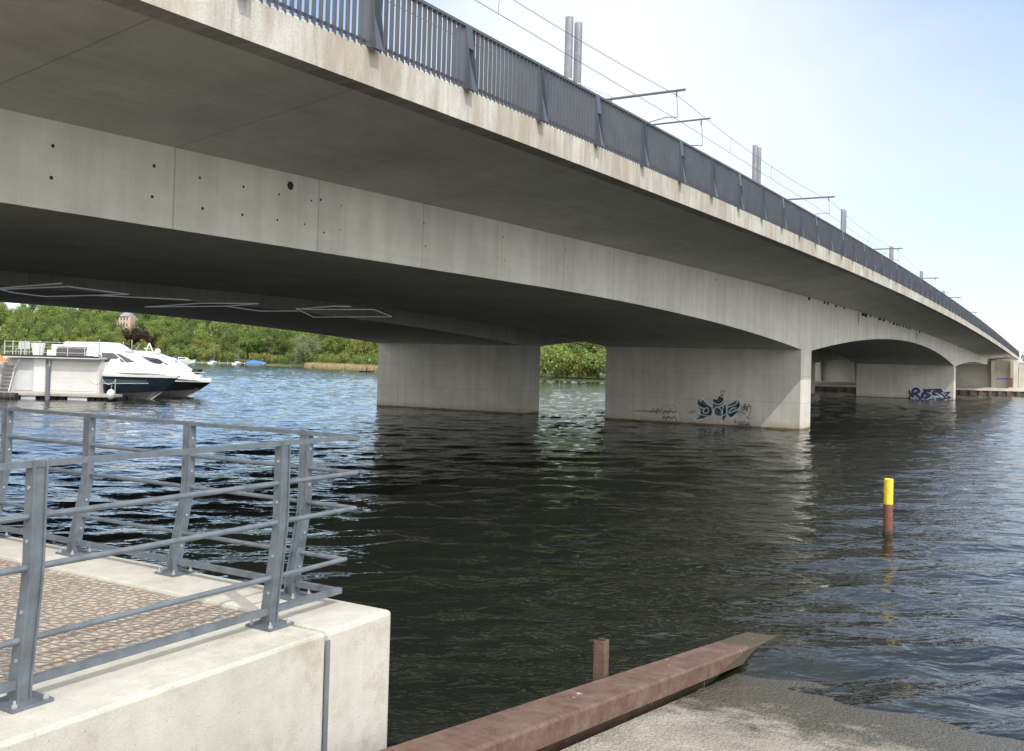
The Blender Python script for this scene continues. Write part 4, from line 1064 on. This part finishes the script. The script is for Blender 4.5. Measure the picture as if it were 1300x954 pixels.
cruiser(233, 462.0, 'white motor boat with blue cover, right of the pair at the far jetty', 'g_blue')
jp = offshore(258, 6)
jt = thing('jetty', 'low grey wooden jetty on posts along the far shore', 'jetty', (jp.x, jp.y+3, 0))
m = MB(); m.box(-16, 14, -1, 1, .55, .7); m.build('deck', M['wood'], jt)
for i in range(11):
    m = MB(); m.lathe((-15+i*2.8, -1.1, 0), [(.11, -1), (.11, 1.2)], 7); m.build('pile', M['wood'], jt)
P = offshore(325, 2)
tp = thing('covered_boat', 'boat on the shore under a bright blue tarpaulin', 'boat', (P.x, P.y, 0))
m = MB(); m.loft([[(-3.8, -1, .2), (-3.8, -1.2, 1.0), (-3.8, 1.2, 1.0), (-3.8, 1, .2)], [(3.6, -.6, .2), (4, -.8, 1.0), (4, .8, 1.0), (3.6, .6, .2)]]); m.build('hull', M['white'], tp)
m = MB(); m.loft([[(-4.0, -1.35, .7), (-4.0, 0, 1.6), (-4.0, 1.35, .7)], [(-1.5, -1.5, .75), (-1.5, 0, 2.3), (-1.5, 1.5, .75)], [(2, -1.4, .75), (2, 0, 1.9), (2, 1.4, .75)], [(4.2, -.9, .8), (4.2, 0, 1.3), (4.2, .9, .8)]]); m.build('tarpaulin', M['bluetarp'], tp); tp.scale = (.78, .78, .78)
P = onZ(465, 473, 0); rb = thing('rowing_boat', 'small dark rowing boat with a person far out near the reeds', 'rowing boat', (P.x, P.y, 0))
m = MB(); m.loft([[(-1.6, -.4, 0), (-1.6, -.5, .35), (-1.6, .5, .35), (-1.6, .4, 0)], [(0, -.5, -.05), (0, -.65, .35), (0, .65, .35), (0, .5, -.05)], [(1.8, -.05, .1), (1.9, -.06, .5), (1.9, .06, .5), (1.8, .05, .1)]]); m.build('hull', M['dark'], rb)
pm = MB(); pm.loft([[(c[0]+a*math.cos(2*math.pi*j/8), a*.8*math.sin(2*math.pi*j/8), c[1]) for j in range(8)] for c, a in [((0, .2), .2), ((0, .5), .2), ((.08, .85), .22), ((.1, 1.0), .1), ((.12, 1.08), .07), ((.13, 1.16), .11), ((.14, 1.28), .12), ((.14, 1.38), .04)]])
o = pm.build('person', M['g_dark'], smooth=True); o.location = (P.x, P.y, .02); tag(o, 'person in dark clothes sitting in the small rowing boat', 'person')
P = onZ(471, 470, 0); wp = thing('shore_marker', 'short white post standing in the reeds by the shaded pier', 'post', (P.x, P.y-2, 0))
m = MB(); m.lathe((0, 0, 0), [(.12, -1), (.12, 2.6)], 8); m.build('post', M['white'], wp)
m = MB(); m.box(-.45, .45, -.06, .06, 2.2, 3.2); m.build('board', M['white'], wp)

# ------------------------------------------------------------------ camera, sky, sun
cam = bpy.data.cameras.new('camera'); co = bpy.data.objects.new('camera', cam); COL.objects.link(co)
cam.sensor_width = 36; cam.lens = 36*FOC/1300; cam.shift_y = -45/1300; cam.clip_start = .1; cam.clip_end = 6000
cp, sp, cr, sr = math.cos(PITCH), math.sin(PITCH), math.cos(ROLL), math.sin(ROLL)
f = Vector((0, cp, sp)); u0 = Vector((0, -sp, cp)); r0 = Vector((1, 0, 0)); rr = r0*cr+u0*sr; u = u0*cr-r0*sr
mw = Matrix((rr, u, -f)).transposed().to_4x4(); mw.translation = EYEP; co.matrix_world = mw
sc.camera = co
tosun = (-NV*1.0 - DV*.5); tosun = Vector((tosun.x, tosun.y, 1.24)).normalized()
sl = bpy.data.lights.new('sun', 'SUN'); sl.energy = 2.0; sl.angle = R(.5); sl.color = (1, .95, .87)
so = bpy.data.objects.new('sun', sl); COL.objects.link(so); so.rotation_euler = (-tosun).to_track_quat('-Z', 'Y').to_euler(); so.location = tosun*50
wd = bpy.data.worlds.new('World'); sc.world = wd; wd.use_nodes = True; nt = wd.node_tree; nt.nodes.clear(); k = N(nt)
sky = k.node('ShaderNodeTexSky', sky_type='NISHITA', sun_disc=False); sky.sun_elevation = math.asin(tosun.z); sky.sun_rotation = math.atan2(tosun.x, tosun.y)
sky.air_density = 1.0; sky.dust_density = .6; sky.ozone_density = 1.2
tc = k.node('ShaderNodeTexCoord'); gen = tc.outputs['Generated']
n1 = k.noise(1, 7, .58, k.map((1.6, 1.6, 4.2), (.3, 1.1, .2), src=gen), .6)
n2 = k.noise(1, 5, .6, k.map((.9, .9, 2.0), (2.2, .4, .7), src=gen), .2)
fx = k.sep(gen)
def sstep(v, a, b_):
    mr = k.node('ShaderNodeMapRange', interpolation_type='SMOOTHSTEP'); mr.inputs[1].default_value = a; mr.inputs[2].default_value = b_
    k.link(v, mr.inputs[0]); return mr.outputs[0]
right = sstep(fx[0], .10, .52); left = sstep(fx[0], .02, -.24)
hi = sstep(fx[2], .26, .42); lowz = k.math('SUBTRACT', 1, sstep(fx[2], .55, .85))
ahead = sstep(fx[1], .0, .35)
br = k.math('MULTIPLY', right, k.math('ADD', .52, k.math('MULTIPLY', hi, .45)))
blue = k.math('MULTIPLY', k.math('MULTIPLY', k.math('ADD', br, k.math('MULTIPLY', left, .9)), ahead), lowz)
cov = k.math('SUBTRACT', k.math('ADD', .96, k.math('MULTIPLY', k.math('SUBTRACT', k.math('ADD', k.math('MULTIPLY', n1, .6), k.math('MULTIPLY', n2, .4)), .5), .7)), blue)
cl = k.ramp(cov, [(.05, (.12, .12, .12)), (.95, (.97, .97, .97))])
sunny = sstep(fx[1], .35, -.35)
cwhite = k.mix(sunny, (4.3, 4.6, 4.8), (12.4, 12.3, 12.0))
hue = k.mix(1.0, sky.outputs[0], (.80, .86, 1.0), 'MULTIPLY')
colr = k.mix(cl, hue, cwhite)
bg = k.node('ShaderNodeBackground'); bg.inputs[1].default_value = .15; k.link(colr, bg.inputs[0])
ow = k.node('ShaderNodeOutputWorld'); k.link(bg.outputs[0], ow.inputs[0])
sc.view_settings.view_transform = 'Standard'; sc.view_settings.look = 'None'; sc.view_settings.exposure = .66; sc.view_settings.gamma = 1; sc.view_settings.use_curve_mapping = False
sc.render.engine = 'CYCLES'
cy = sc.cycles; cy.use_denoising = True; cy.max_bounces = 8; cy.diffuse_bounces = 6; cy.glossy_bounces = 4; cy.caustics_reflective = True; cy.sample_clamp_indirect = 6
